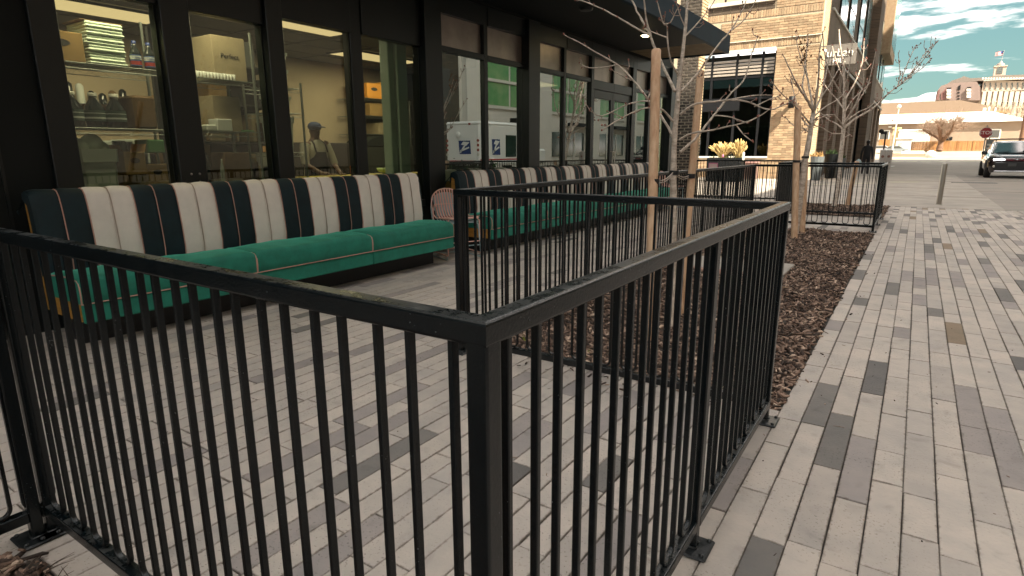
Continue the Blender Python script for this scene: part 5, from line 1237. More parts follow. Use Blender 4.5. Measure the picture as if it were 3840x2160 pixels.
for k in range(130):
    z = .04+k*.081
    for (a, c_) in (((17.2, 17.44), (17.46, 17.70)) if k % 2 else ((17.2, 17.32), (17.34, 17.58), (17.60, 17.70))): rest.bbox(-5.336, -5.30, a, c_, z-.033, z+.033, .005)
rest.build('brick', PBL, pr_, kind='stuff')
b = MB(); b.box(-5.93, -5.6, 17.71, 30.9, 3.2, 3.4); b.build('beam_link', DM, pr_) if False else None

# planters
PLUME = mat('plume', (.56, .42, .18), .8, var=.4, vs=9, col2=(.40, .27, .10)); BLKP = mat('black planter', (.003, .004, .005), .6, spec=.2)
t = thing('planter_box', 'black planter box with feathery golden plumes before the dark window', 'planter', (-6.9, 27, 0))
b = MB(); b.bbox(-7.65, -6.2, 26.7, 27.3, .02, 1.02, .02); b.build('box', BLKP, t)
for cx, hh, sp in ((-7.05, .72, .55), (-6.42, .85, .32)):
    b = MB()
    for k in range(70):
        a = random.uniform(-1, 1); ln = hh*random.uniform(.6, 1); p = Vector((cx+random.uniform(-.12, .12), 27+random.uniform(-.12, .12), 1.0))
        tip = p+Vector((a*sp, random.uniform(-.3, .3), ln*(1-.25*a*a)))
        mid = p+(tip-p)*.55+Vector((0, 0, .08)); b.tube([p, mid, tip-(tip-mid)*.3, tip], [.008, .018, .030, .004], 5, False)
    b.build('plumes', PLUME, t)['kind'] = 'stuff'
b = MB()
for k in range(60): p = Vector((random.uniform(-7.6, -6.25), 27+random.uniform(-.2, .2), 1.02)); b.tube([p, p+Vector((random.uniform(-.06, .06), random.uniform(-.06, .06), random.uniform(.04, .14)))], [.014, .003], 4, False)
b.build('ground_leaves', mat('planter leaves', (.10, .13, .03), .8, var=.5, vs=9, pos=True), t)['kind'] = 'stuff'
b = MB(); b.ball((-6.98, 26.72, 1.1), .045, 8, 6, (1, 1, 1.6)); b.build('pink_flower', mat('pink flower', (.35, .12, .22), .7), t)
b = MB(); b.lathe([(.05, .0), (.05, .30), (.03, .33)], (-6.17, 26.85, .93), 10); tag(b.build('pale_cup', WPNT, loc=(-6.17, 26.85, .93)), 'pale cup shaped light at the right corner of the plume planter', 'lamp')
t = thing('notice', 'small pink notice mounted on the far railing left of the planter box', 'notice', (-4.15, 16.56, .78))
q0 = onY(2657, 611, 16.55); q1 = onY(2691, 627, 16.55)
b = MB(); b.bbox(q0.x, q1.x, 16.56, 16.575, q1.z-.06, q0.z, .003); b.build('notice_board', mat('pink notice', (.55, .16, .26), .6), t)
b = MB(); b.box(q0.x+.02, q1.x-.02, 16.557, 16.559, q1.z-.02, q0.z-.025); b.build('paper', mat('notice paper', (.62, .45, .42), .7), t)
BRP = mat('brown planter', (.26, .16, .13), .8, var=.2, vs=3)
t = thing('planter_box', 'low reddish brown planter against the brick wall', 'planter', (-6.8, 30, 0))
b = MB(); b.bbox(-7.6, -6.25, 29.6, 30.4, .02, .75, .02); b.build('box', BRP, t); b = MB(); b.bbox(-7.65, -6.2, 29.55, 30.45, .75, .85, .01); b.build('rim', mat('rim brown', (.30, .17, .15), .7), t)
GP = mat('grey pot', (.12, .135, .14), .6, var=.2, vs=3)
for (x, y, h__, m_, lab, leaf) in ((-3.75, 30.2, 1.05, GP, 'tall grey pot with orange dried plants at the brick corner', (.42, .24, .08)), (-3.45, 32.6, 1.15, BLKP, 'tall black pot with green plant beside the grey pot', (.03, .06, .015)), (-3.15, 33.2, .95, GP, 'smaller grey pot behind the black pot', (.05, .08, .02))):
    t = thing('plant_pot', lab, 'plant pot', (x, y, 0), 'pots by the brick corner')
    b = MB(); b.lathe([(.16, .002), (.20, .02), (.29, h__), (.26, h__), (.24, h__-.06), (0, h__-.06)], (x, y, 0), 14, False); b.build('pot', m_, t)
    b = MB()
    for k in range(80):
        a = random.random()*6.28; rr_ = random.random()*.25; p = Vector((x+rr_*math.cos(a), y+rr_*math.sin(a), h__-.05)); d = Vector((random.gauss(0, .5), random.gauss(0, .5), 1)).normalized()*random.uniform(.12, .32)
        s_ = d.cross(Vector((0, 1, .1))).normalized()*.025; b.add([p, p+d*.5+s_, p+d, p+d*.5-s_], [(0, 1, 2, 3)])
    b.build('leaves', mat('pot leaves %d' % int(x*100), leaf, .8, var=.4, vs=12, pos=True), t)['kind'] = 'stuff'
# parking meters
MTR = mat('meter grey', (.34, .31, .28), .5)
for (u, lab, yy) in ((3310, 'grey parking meter post left of its twin behind the railing corner', 19.1), (3333, 'grey parking meter post right of its twin by the railing corner', 19.3)):
    q = onY(u, 590, yy); t = thing('parking_meter', lab, 'meter', (q.x, q.y, 0), 'parking meters')
    b = MB(); b.tube([(q.x, q.y, 0.002), (q.x, q.y, .80)], .035, 10); b.build('pole', MTR, t)
    b = MB(); b.bbox(q.x-.075, q.x+.075, q.y-.05, q.y+.05, .80, 1.32, .025); b.build('housing', MTR, t)
    b = MB(); b.prism([Vector((q.x+.035*math.cos(a*PI/7), q.y-.05, 1.14+.035*math.sin(a*PI/7))) for a in range(14)], (0, 0, 0), (0, -.006, 0)); b.build('dial', mat('dial red brown', (.16, .07, .05), .5), t)
    b = MB(); b.tube([(q.x-.045, q.y-.053, 1.0), (q.x-.02, q.y-.053, .97), (q.x+.02, q.y-.053, .97), (q.x+.045, q.y-.053, 1.0)], .005, 5); b.build('slot', DM, t)
# dark street sign post seen edge-on, beyond the meters
q = at(3314, 560, 30); t = thing('sign_post', 'thin black post with small bracket near the facade end', 'post', (q.x, q.y, 0))
b = MB(); b.tube([(q.x, q.y, .002), (q.x, q.y, 2.25)], .035, 8); b.build('pole', DM, t)
b = MB(); b.bbox(q.x-.22, q.x+.05, q.y-.06, q.y+.06, 2.10, 2.22, .02); b.ball((q.x-.2, q.y, 2.25), .11, 8, 6); b.build('bracket', DM, t)
# stop sign
t = thing('stop_sign', 'red octagonal STOP sign on a pole left of the dark car', 'stop sign', (3.86, 56, 0))
RED = mat('sign red', (.30, .015, .018), .45, var=.12, vs=4)
def octo(r, y): return [Vector((3.85+r*math.cos(R(22.5+45*i)), y, 2.52+r*math.sin(R(22.5+45*i)))) for i in range(8)]
b = MB(); b.prism(octo(.40, 55.95), (0, 0, 0), (0, .012, 0)); b.build('sign_border', mat('sign white', (.62, .58, .55), .5), t)
b = MB(); b.prism(octo(.375, 55.942), (0, 0, 0), (0, .006, 0)); b.build('sign_face', RED, t)
text('STOP', .335, (3.85, 55.932, 2.52), (R(90), 0, 0), mat('sign letters white', (.75, .70, .66), .5), t, 'lettering', .004)
b = MB(); b.tube([(3.87, 56.0, 0), (3.87, 56.0, 3.05)], .035, 8); b.build('pole', mat('pole grey', (.25, .24, .23), .5), t)
t = thing('street_sign', 'pale grey vertical sign panel behind the stop sign pole', 'sign', (4.25, 57, 0))
b = MB(); b.tube([(4.2, 57.1, 0), (4.2, 57.1, 2.2)], .03, 8); b.build('pole', DM, t)
b = MB(); b.bbox(4.02, 4.42, 57.0, 57.03, .7, 2.05, .01); b.build('sign_board', mat('panel grey', (.20, .20, .19), .5), t)
b = MB()
for k in range(4): b.bbox(4.1, 4.34, 56.985, 56.999, .85+k*.26, .97+k*.26, .003)
b.build('sign_print', WPNT, t)

# ================================================================== dark SUV facing the viewer
CARP = mat('car paint', (.010, .007, .009), .18, spec=.6, coat=1.0); CARR = mat('car lower paint', (.085, .008, .016), .2, spec=.6, coat=1.0)
TRIM = mat('black plastic trim', (.008, .008, .009), .5); TYRE = mat('tyre', (.010, .010, .010), .85); RIM = mat('rim', (.10, .10, .11), .35, metal=.8)
WGL = mat('windscreen', (.035, .045, .045), .05, spec=1.0, coat=1.0); CHR = mat('chrome strip', (.52, .55, .58), .2, metal=1)
DRL = emis('lit headlight', (1, .98, .95), 3.0)
CX, CY, CW = 3.80, 36.2, 1.06
car = thing('parked_car', 'dark SUV with lit white headlight strip and roof rails facing the viewer', 'car', (CX, CY+2.3, 0))
def loft(stations, name, m, par, n=0):
    P = []
    for (y, prof) in stations:
        full = [(-x, z) for x, z in reversed(prof)]+[(x, z) for x, z in prof]
        P.append([Vector((CX+x, CY+y, z)) for x, z in full])
    b = MB(); b.grid([list(reversed(r_)) for r_ in P]); b.add(P[0], [tuple(range(len(P[0])))], False); b.add(P[-1], [tuple(reversed(range(len(P[-1]))))], False)
    return b.build(name, m, par)
def sec(w, zb, zs, zt, wt): return [(wt*.55, zt+.015), (wt, zt), (w*.98, zs+.06), (w, zs), (w*.985, zb+.2), (w*.90, zb)]
loft([(0, sec(.86, .30, .62, .93, .70)), (.10, sec(.97, .25, .70, 1.01, .80)), (.45, sec(1.03, .24, .78, 1.07, .88)), (1.15, sec(1.05, .24, .80, 1.14, .92)), (2.6, sec(1.06, .24, .82, 1.16, .95)), (4.2, sec(1.04, .26, .82, 1.14, .92)), (4.62, sec(.96, .34, .80, 1.10, .85))], 'body', CARP, car)
cab = [(1.10, .80, 1.12, .78), (1.75, .80, 1.66, .70), (2.4, .82, 1.73, .70), (3.6, .82, 1.70, .69), (4.35, .80, 1.36, .72)]
P = [];
loft([(1.12, [(.35, 1.15), (.86, 1.14), (.88, 1.12), (.88, 1.1)]), (1.78, [(.35, 1.66), (.66, 1.645), (.76, 1.58), (.90, 1.12)]), (2.4, [(.35, 1.735), (.68, 1.71), (.78, 1.62), (.93, 1.13)]), (3.6, [(.35, 1.71), (.67, 1.69), (.77, 1.6), (.92, 1.13)]), (4.45, [(.35, 1.25), (.70, 1.24), (.80, 1.2), (.88, 1.12)])], 'cabin', CARP, car)
b = MB(); b.add([(CX-.80, CY+1.10, 1.165), (CX+.80, CY+1.10, 1.165), (CX+.64, CY+1.735, 1.635), (CX-.64, CY+1.735, 1.635), (CX, CY+1.02, 1.175), (CX, CY+1.70, 1.655)], [(0, 4, 5, 3), (4, 1, 2, 5)], True); b.build('windscreen', WGL, car)
for s in (-1, 1):
    b = MB(); b.add([(CX+s*.905, CY+1.30, 1.17), (CX+s*.80, CY+1.83, 1.56), (CX+s*.80, CY+2.5, 1.60), (CX+s*.94, CY+2.5, 1.17)], [(0, 1, 2, 3)]); b.add([(CX+s*.94, CY+2.55, 1.17), (CX+s*.80, CY+2.55, 1.60), (CX+s*.79, CY+3.5, 1.57), (CX+s*.93, CY+3.6, 1.17)], [(0, 1, 2, 3)]); b.build('side_window', WGL, car)
    b = MB(); b.tube([(CX+s*.88, CY+1.08, 1.13), (CX+s*.74, CY+1.74, 1.60), (CX+s*.745, CY+2.4, 1.69)], .035, 8); b.build('pillar_trim', CHR if s < 0 else CARP, car)
    b = MB(); b.bbox(CX+s*.44, CX+s*.86, CY-.012, CY+.05, .84, .895, .01); b.build('headlight', DRL if s < 0 else mat('lamp glass', (.3, .3, .3), .1), car)
    b = MB(); b.bbox(CX+s*1.02, CX+s*1.26, CY+1.20, CY+1.34, 1.08, 1.26, .05); mo = b.build('wing_mirror', TRIM, car)
    b = MB(); b.tube([(CX+s*.72, CY+1.95, 1.74), (CX+s*.70, CY+2.1, 1.80), (CX+s*.70, CY+3.5, 1.79), (CX+s*.71, CY+3.65, 1.72)], .022, 6); b.build('roof_rail', TRIM, car)
    b = MB(); b.ball((CX+s*.80, CY+.0, .55), .055, 8, 6, (1, .5, 1)); b.build('fog_light', WPNT, car)
    for yy in (.85, 3.75):
        wv = MB(); pr = [(.20, -.13), (.36, -.12), (.385, -.08), (.385, .08), (.36, .12), (.20, .13)]
        V = [];
        for r, a in pr:
            for j in range(22): tt = 2*PI*j/22; V.append((CX+s*.95+a*s, CY+yy+r*math.cos(tt), .386+r*math.sin(tt)))
        wv.add(V, [(i*22+j, i*22+(j+1) % 22, (i+1)*22+(j+1) % 22, (i+1)*22+j) for i in range(5) for j in range(22)], True); wo = wv.build('wheel', TYRE, car)
        rm_ = MB(); V = [(CX+s*1.075, CY+yy+.05*math.cos(2*PI*j/10), .386+.05*math.sin(2*PI*j/10)) for j in range(10)]; rm_.add(V, [tuple(range(10))])
        for k in range(5):
            a = 2*PI*k/5; c1 = Vector((0, math.cos(a), math.sin(a))); rm_.obox(Vector((CX+s*1.068, CY+yy, .386))+c1*.13, (1, 0, 0), c1, Vector((1, 0, 0)).cross(c1), .008, .12, .035)
        rm_.build('rim', RIM, wo)
    b = MB(); V = []
    for yy in (.85,):
        pts = [Vector((CX+s*1.045, CY+yy+.45*math.cos(a*PI/10), .386+.45*math.sin(a*PI/10))) for a in range(11)]; b.tube(pts, .035, 6)
    b.build('wheel_arch', TRIM, car)
    b = MB(); b.add([(CX+s*.955, CY+.16, .46), (CX+s*1.035, CY+.42, .52), (CX+s*1.035, CY+.42, .84), (CX+s*.975, CY+.16, .80)], [(0, 1, 2, 3)]); b.build('wing_reflector', mat('amber lens', (.34, .26, .16), .2, coat=1), car)
b = MB(); b.bbox(CX-.42, CX+.42, CY-.02, CY+.04, .80, .91, .015); b.build('bonnet_lip', CARR, car)
b = MB(); b.bbox(CX-.13, CX+.13, CY-.034, CY-.018, .835, .885, .012); b.build('emblem', TRIM, car)
b = MB(); b.ball((CX, CY-.035, .86), .03, 8, 6, (1.6, .3, 1)); b.build('badge', CHR, car)
b = MB(); b.bbox(CX-.80, CX+.80, CY-.03, CY+.05, .36, .76, .04); b.build('grille', TRIM, car)
b = MB(); b.bbox(CX-.30, CX+.0, CY-.045, CY-.028, .56, .70, .006); b.build('licence_plate', mat('dim plate', (.05, .05, .05), .5), car)
b = MB(); b.bbox(CX-.78, CX+.60, CY-.05, CY-.005, .29, .355, .015); b.build('bumper_strip', CHR, car)
for s, x0 in ((-1, -.66), (1, .02)): b = MB(); b.tube([(CX+x0, CY+1.06, 1.19), (CX+x0+.36, CY+1.09, 1.225), (CX+x0+.58, CY+1.12, 1.20)], .014, 5); b.build('wiper', TRIM, car)
b = MB(); b.bbox(CX-.70, CX+.70, CY+2.2, CY+2.34, 1.80, 1.85, .015); b.bbox(CX-.70, CX+.70, CY+3.1, CY+3.24, 1.80, 1.85, .015); b.build('roof_bars', TRIM, car)
b = MB(); b.bbox(CX+.30, CX+.62, CY+1.20, CY+1.25, 1.40, 1.60, .02); b.build('windscreen_sticker', TRIM, car)
# ================================================================== far end of the street
GR = mat('far ground', (.34, .29, .22), .95, var=.3, vs=.12, pos=True)
def gz(y): return max(-.003, (y-112)*.034) if y < 160 else 1.63+(y-160)*.004
b = MB(); P = []
for y in (104, 108, 112, 125, 140, 160, 240, 420, 900, 2000): P.append([Vector((x, y, gz(y))) for x in (-300, -60, -20, 20, 60, 200, 600, 1600)])
b.grid(P); struct(b.build('far_ground', GR))
TANW = mat('tan wall', (.33, .245, .18), .85, var=.1, vs=.4, pos=True); SNOW = mat('snowy roof', (.80, .77, .72), .6); TANR = mat('tan roof', (.12, .075, .042), .8, var=.08, vs=.3, pos=True); GREYW = mat('grey wall strip', (.20, .17, .13), .85)
WHT = mat('white shed wall', (.78, .75, .68), .7)
DKW = mat('far window', (.08, .08, .075), .3)
Yb = 158
def B(u, v, Y=Yb): return onY(u, v, Y)
t = thing('low_building', 'long low tan building with bright snow covered roof across the far street', 'building', (B(3550, 560).x, Yb, 1.5))
xa, xb = B(3180, 500).x, B(3845, 500).x; zt = B(3600, 459).z
b = MB(); b.box(xa, xb, Yb, Yb+30, 1.0, zt); b.build('wall', TANW, t)
rz = zt+2.7; ra = B(3815, 430).x
b = MB(); V = [(xa-2, Yb-.8, zt), (xb+.6, Yb-.8, zt+.0), (xb-5, Yb+14, rz), (xa-2, Yb+14, rz), (xa-2, Yb+30, zt), (xb+.6, Yb+30, zt)]
b.add(V, [(0, 1, 2, 3), (3, 2, 5, 4), (1, 5, 2)], False); b.build('roof', SNOW, t)
for (u, w_, z0, h__) in ((3695, .5, rz-.6, 1.1), (3716, .25, rz-.6, 1.3), (3742, .2, rz-.6, 1.1), (3435, .5, rz-1.5, 1.1)): x = B(u, 440).x; b = MB(); b.box(x, x+w_, Yb+9, Yb+9.5, z0, z0+h__); b.build('roof_vent', WHT, t)
for (u0, u1, v0, v1) in ((3710, 3745, 488, 516), (3303, 3330, 492, 522)):
    a, c_ = B(u0, v0), B(u1, v1); f = MB(); f.box(a.x-.2, c_.x+.2, Yb-.12, Yb-.02, c_.z-.2, a.z+.2); f = f.build('window_frame', WHT, t)
    b = MB(); b.box(a.x, c_.x, Yb-.16, Yb-.121, c_.z, a.z); b.build('pane', DKW, f)
a, c_ = B(3546, 513), B(3570, 526); b = MB(); b.bbox(a.x, c_.x, Yb-.9, Yb-.01, c_.z, a.z, .1); b.build('wall_unit', DM, t)
a, c_ = B(3332, 474), B(3344, 478); b = MB(); b.box(a.x, c_.x, Yb-.4, Yb-.01, c_.z, a.z); b.build('wall_lamp', WHT, t)
# white sheds in front
for (u0, u1, v0, v1, Y_, lab, m_) in ((3372, 3482, 490, 556, 152, 'white walled shed glowing in sun left of the far tree', WHT), (3362, 3419, 521, 563, 149, 'low bright white shed in front of the taller white one', WHT), (3350, 3366, 482, 560, 153, 'narrow cream sunlit wall left of the white sheds', mat('cream wall', (.62, .48, .25), .8))):
    a, c_ = B(u0, v0, Y_), B(u1, v1, Y_); t = thing('white_shed', lab, 'shed', ((a.x+c_.x)/2, Y_, gz(Y_)))
    b = MB(); b.box(a.x, c_.x, Y_, Y_+2.5, gz(Y_)-.3, a.z); b.build('wall', m_, t); b = MB(); b.box(a.x-.15, c_.x+.15, Y_-.2, Y_+2.6, a.z+.003, a.z+.2); b.build('roof', m_, t)
    b = MB(); b.box(a.x+(c_.x-a.x)*.15, a.x+(c_.x-a.x)*.4, Y_-.06, Y_-.005, gz(Y_), gz(Y_)+1.6); b.build('door', mat('pale door', (.55, .52, .46), .7), t)
# wooden fence
FW_ = mat('cedar board', (.40, .19, .065), .8, var=.4, vs=1.2, rnd=.25, pos=True, stretch=(3, 3, .4)); 
Yf = 146; fa, fb = B(3420, 530, Yf).x, B(3690, 530, Yf).x; fz0 = gz(Yf); fz1 = B(3550, 530, Yf).z
t = thing('wood_fence', 'orange brown board fence behind the far bare tree', 'fence', ((fa+fb)/2, Yf, fz0)); bmesh_ = MB(); bmesh_.box(0, .155, -.02, .02, 0, fz1-fz0-.1); bmesh_ = bmesh_.mesh('board', FW_)
n = int((fb-fa)/.165)
for k in range(n): inst('board', bmesh_, t, (fa+k*.165, Yf+random.uniform(-.02, .02), fz0+.02))
for k in range(0, n, 15): b = MB(); b.box(fa+k*.165-.06, fa+k*.165+.06, Yf-.10, Yf-.03, fz0, fz1+.1); b.build('post', FW_, t)
b = MB(); b.box(fa, fb, Yf-.06, Yf+.06, fz1-.06, fz1+.05); b.build('top_board', FW_, t)
fa, fb = B(3296, 530, Yf).x, B(3342, 530, Yf).x; t = thing('wood_fence', 'short orange board fence left of the white sheds', 'fence', ((fa+fb)/2, Yf, fz0)); n = int((fb-fa)/.165)
for k in range(n): inst('board', bmesh_, t, (fa+k*.165, Yf, fz0+.02), scale=(1, 1, 1.35))
# far bare tree
TB = mat('far bark', (.16, .085, .05), .9); 
q = B(3528, 560, 141); q.z = gz(141); D = dep(q); t = thing('street_tree', 'bare reddish brown tree with fine hazy twigs before the wood fence', 'tree', q)
def FT(u, v, o=0): return at(u, v, D+o)
b = MB(); b.tube(smooth([FT(3522, 566), FT(3526, 545), FT(3530, 528)], 3), [.55]*3+[.45]*3+[.4], 9); b.build('trunk', TB, t)
FB = [[(3530, 530, 0), (3518, 516, 1), (3498, 505, 2), (3488, 488, 3), (3478, 462, 4)], [(3530, 528, 0), (3526, 500, -1), (3530, 480, -1), (3540, 458, -2)], [(3533, 528, 0), (3548, 500, 1), (3565, 482, 2), (3590, 462, 3), (3600, 455, 3)], [(3535, 526, 0), (3552, 508, -2), (3570, 486, -3), (3578, 456, -4)], [(3526, 500, -1), (3520, 478, -2), (3512, 458, -2)], [(3498, 505, 2), (3480, 496, 2), (3462, 488, 2)], [(3565, 482, 2), (3590, 478, 2), (3612, 482, 2)]]
allp = []
for pts in FB:
    p = smooth([FT(*x) for x in pts], 3); n = len(p); b = MB(); b.tube(p, [.34*(1-i/n)+.07 for i in range(n)], 7); b.build('branch', TB, t); allp += p[n//3:]
b = MB()
for k in range(1100):
    p = random.choice(allp); d = Vector((random.gauss(0, 1.0), random.gauss(0, 1), random.gauss(.75, .6))).normalized()*random.uniform(.8, 3.2); e_ = p+d*.5+Vector((random.gauss(0, .2), 0, random.gauss(0, .2)))
    b.tube([p, e_, p+d+Vector((random.gauss(0, .4), random.gauss(0, .4), random.gauss(0, .3)))], [.030, .02, .010], 4, False)
o = b.build('twigs', mat('far twigs', (.26, .18, .13), .9), t); o['kind'] = 'stuff'
# round pale boulder, kerb walls, parked far cars
q = B(3492, 572, 118); b = MB(); b.ball((q.x, 118, gz(118)+.45), .72, 12, 8, (1, .8, .9)); tag(b.build('boulder', WHT, loc=(q.x, 118, gz(118))), 'bright white rounded boulder at the far kerb', 'boulder')
for (u0, u1, v0, v1, Y_, lab) in ((3342, 3476, 576, 586, 120, 'low tan kerb wall left of the white boulder'), (3380, 3465, 566, 573, 128, 'bright white low kerb behind the tan kerb wall')):
    a, c_ = B(u0, v0, Y_), B(u1, v1, Y_); b = MB(); b.bbox(a.x, c_.x, Y_, Y_+.5, gz(Y_)-.3, a.z, .03); tag(b.build('kerb_wall', TANW if Y_ < 125 else WHT, loc=(a.x, Y_, gz(Y_))), lab, 'low wall')
def farcar(label, u, Y_, m_, ry=1):
    q = B(u, 560, Y_); z = gz(Y_); t = thing('parked_car', label, 'car', (q.x, Y_, z), 'parked cars on the far street'); x = q.x
    b = MB(); V = []
    prof = [(-2.2, .35), (-2.25, .75), (-1.5, .9), (-.9, 1.4), (.7, 1.42), (1.4, .95), (2.15, .85), (2.2, .35)]
    b.prism([Vector((x+a, Y_-.8, z+c_)) for a, c_ in prof], (0, 0, 0), (0, 1.6, 0)); b.build('body', m_, t)
    b = MB(); b.prism([Vector((x+a, Y_-.82, z+c_)) for a, c_ in ((-1.35, .93), (-.85, 1.33), (.6, 1.35), (1.15, .95))], (0, 0, 0), (0, .015, 0)); b.build('side_window', DKW, t)
    for s in (-1.35, 1.35):
        for yy in (-.7, .7): b = MB(); b.tube([(x+s, Y_+yy-.1, z+.32), (x+s, Y_+yy+.1, z+.32)], .32, 14); b.build('wheel', TYRE, t)
    b = MB(); b.ball((x+2.15, Y_-.55, z+.7), .16, 8, 6); b.ball((x+2.15, Y_+.55, z+.7), .16, 8, 6); b.build('headlight', WHT, t)
farcar('silver car parked by the white sheds at the far street', 3356, 134, mat('silver paint', (.38, .42, .44), .3, metal=.5))
farcar('pale car half hidden by the brick facade end', 3304, 136, mat('pale paint', (.5, .45, .45), .35))
# street lamp
q = B(3347, 545, 125); z = gz(125); x = q.x; h1 = B(3352, 404, 125).z
t = thing('street_lamp', 'thin pale street lamp pole with camera arm at the far corner', 'street lamp', (x, 125, z)); LP = mat('lamp pole', (.52, .48, .42), .5)
b = MB(); b.tube([(x, 125, z), (x+.15, 125, h1-2), (x+.2, 125, h1)], [.16, .12, .09], 8); b.build('pole', LP, t)
b = MB(); b.ball((x+.2, 125, h1+.15), .32, 10, 7); b.build('globe', WHT, t); b = MB(); b.tube([(x+.2, 125, h1-1.6), (x-.45, 125, h1-1.75)], .12, 6); b.ball((x-.45, 125, h1-2.0), .28, 8, 6); b.build('camera_arm', LP, t)
q = B(3772, 440, 175); t = thing('utility_pole', 'dark thin pole standing behind the snowy roof', 'pole', (q.x, 175, 1.6)); b = MB(); b.tube([(q.x-.6, 175, 1.6), (q.x+1.2, 175, B(3783, 385, 175).z)], .22, 8); b.build('pole', mat('grey brown pole', (.22, .17, .13), .8), t)
q = B(3838, 480, 150); b = MB(); b.tube([(q.x, 150, gz(150)), (q.x+.1, 150, q.z+6)], .4, 9); tag(b.build('utility_pole', TB, loc=(q.x, 150, gz(150))), 'brown wooden pole at the right edge beyond the car', 'pole')
# tan roofed building behind
Yt = 230
t = thing('hip_roof_building', 'wide building with plain tan hipped roof behind the snowy one', 'building', (B(3500, 430, Yt).x, Yt, 1.8))
xa, xb = B(3150, 430, Yt).x, B(3700, 430, Yt).x; ze = B(3500, 424, Yt).z; zr = B(3500, 378, Yt+15).z
b = MB(); b.box(xa, xb, Yt, Yt+36, 1.5, ze-.2); b.build('wall', GREYW, t)
xr = B(3600, 378, Yt+15).x
b = MB(); b.add([(xa-2, Yt-1.5, ze), (xb+6, Yt-1.5, ze), (xr, Yt+17, zr), (xa-2, Yt+17, zr), (xb+6, Yt+37, ze), (xa-2, Yt+37, ze)], [(0, 1, 2, 3), (1, 4, 2), (3, 2, 4, 5)], False); b.build('roof', TANR, t)
b = MB(); b.box(xa-2, xb+6, Yt-1.6, Yt-1.3, ze-.7, ze+.05); b.build('eave', mat('eave', (.44, .25, .09), .8), t)
# grey bare trees right of it
t = thing('tree_clump', 'hazy brown treetops between the hip roof and the hotel', 'trees', (B(3800, 420, 200).x, 200, 1.8)); t['kind'] = 'stuff' if False else 'thing'
b = MB()
for k in range(260):
    u = random.uniform(3700, 3850); p = B(u, random.uniform(400, 448), 200+random.uniform(-6, 6)); d = Vector((random.gauss(0, .6), random.gauss(0, .6), 1)).normalized()*random.uniform(1, 3); b.tube([p, p+d], [.05, .02], 4, False)
o = b.build('twigs', mat('hazy twigs', (.33, .25, .18), .9), t); o['kind'] = 'stuff'
# hotel
Yh = 560
def H(u, v): return onY(u, v, Yh)
HW = mat('hotel wall', (.44, .36, .29), .8, var=.06, vs=.05, pos=True); HM = mat('hotel shaded wing', (.20, .145, .13), .8); HR = mat('hotel roof', (.17, .14, .12), .8); HG = mat('hotel glass', (.10, .11, .105), .3); HRD = mat('hotel recess', (.16, .075, .07), .8)  # mauve wing tone paints the shade on that side of the hotel
t = thing('hotel', 'tall pale hotel with domed cupola and arched top windows', 'building', (H(3750, 430).x, Yh, 3))
x0, x1 = H(3672, 400).x, H(3990, 400).x; ztop = H(3750, 302).z; 
b = MB(); b.box(x0, x1, Yh+1.2, Yh+45, 2, ztop); b.build('wall', HW, t)
# roof silhouettes
def poly(pts, y0, y1, m_, nm): b = MB(); b.prism([Vector((onY(u, v, Yh).x, y0, onY(u, v, Yh).z)) for u, v in pts], (0, 0, 0), (0, y1-y0, 0)); return b.build(nm, m_, t)
poly([(3540, 322), (3570, 302), (3606, 290), (3613, 285), (3640, 293), (3700, 290), (3730, 283), (3850, 279), (3990, 272), (3990, 303), (3670, 303), (3560, 318)], Yh+.4, Yh+30, HR, 'roof')
poly([(3508, 378), (3513, 345), (3528, 325), (3560, 314), (3660, 309), (3674, 330), (3674, 378)], Yh-6, Yh+30, HM, 'wing')
for pts in ([(3510, 376), (3518, 342), (3524, 337), (3519, 376)], [(3528, 376), (3528, 352), (3549, 332), (3545, 376)]): poly(pts, Yh-6.4, Yh-6.02, HRD, 'wing_recess')
poly([(3588, 340), (3593, 325), (3601, 320), (3599, 340)], Yh-6.4, Yh-6.02, DM, 'wing_window')
for v in (348, 360, 371): poly([(3588, v), (3588, v+5), (3597, v+4), (3597, v-1)], Yh-6.4, Yh-6.02, DM, 'wing_window')
for (u, vs_) in ((3550, (338, 350, 362)), (3624, (336, 348, 360))):
    poly([(u, vs_[0]-2), (u, vs_[0]-6), (u+16, vs_[0]-7), (u+16, vs_[0]-3)], Yh-6.4, Yh-6.02, DM, 'wing_window')
    for v in vs_: poly([(u-1, v), (u-1, v+9), (u+13, v+9), (u+15, v+4), (u+13, v)], Yh-7.5, Yh-6.02, WHT, 'balcony')
# cornice, pilasters, windows, arches on the main front
sx_ = (H(3840, 350).x-H(3690, 350).x)/150
for (v0, v1, pr) in ((297, 301, 1.6), (339, 342, 1.2), (303, 306, .8)):
    b = MB(); b.box(x0, x1, Yh-pr+1.2, Yh+1.19, H(3750, v1).z, H(3750, v0).z); b.build('cornice', WHT if v0 < 300 else HW, t)
for k in range(26): u = 3682+k*10.5*1.0; p = H(u, 299); b = MB(); b.box(p.x, p.x+.9, Yh-1.0, Yh-.41, p.z+.2, p.z+1.3); b.build('cornice_block', WHT, t)
wm = MB(); wm.box(0, 5.2*sx_, -.35, 0, 0, 2.9); wm = wm.mesh('window', HG)
am = MB(); am.prism([Vector((2.6*sx_+2.6*sx_*math.cos(PI*a/8), 0, 1.2+2.6*sx_*math.sin(PI*a/8))) for a in range(9)]+[Vector((0, 0, 0)), Vector((5.2*sx_, 0, 0))][:0], (0, -.35, 0), (0, 0, 0)); am.box(0, 5.2*sx_, -.35, 0, 0, 1.2); am = am.mesh('arched_window', HG)
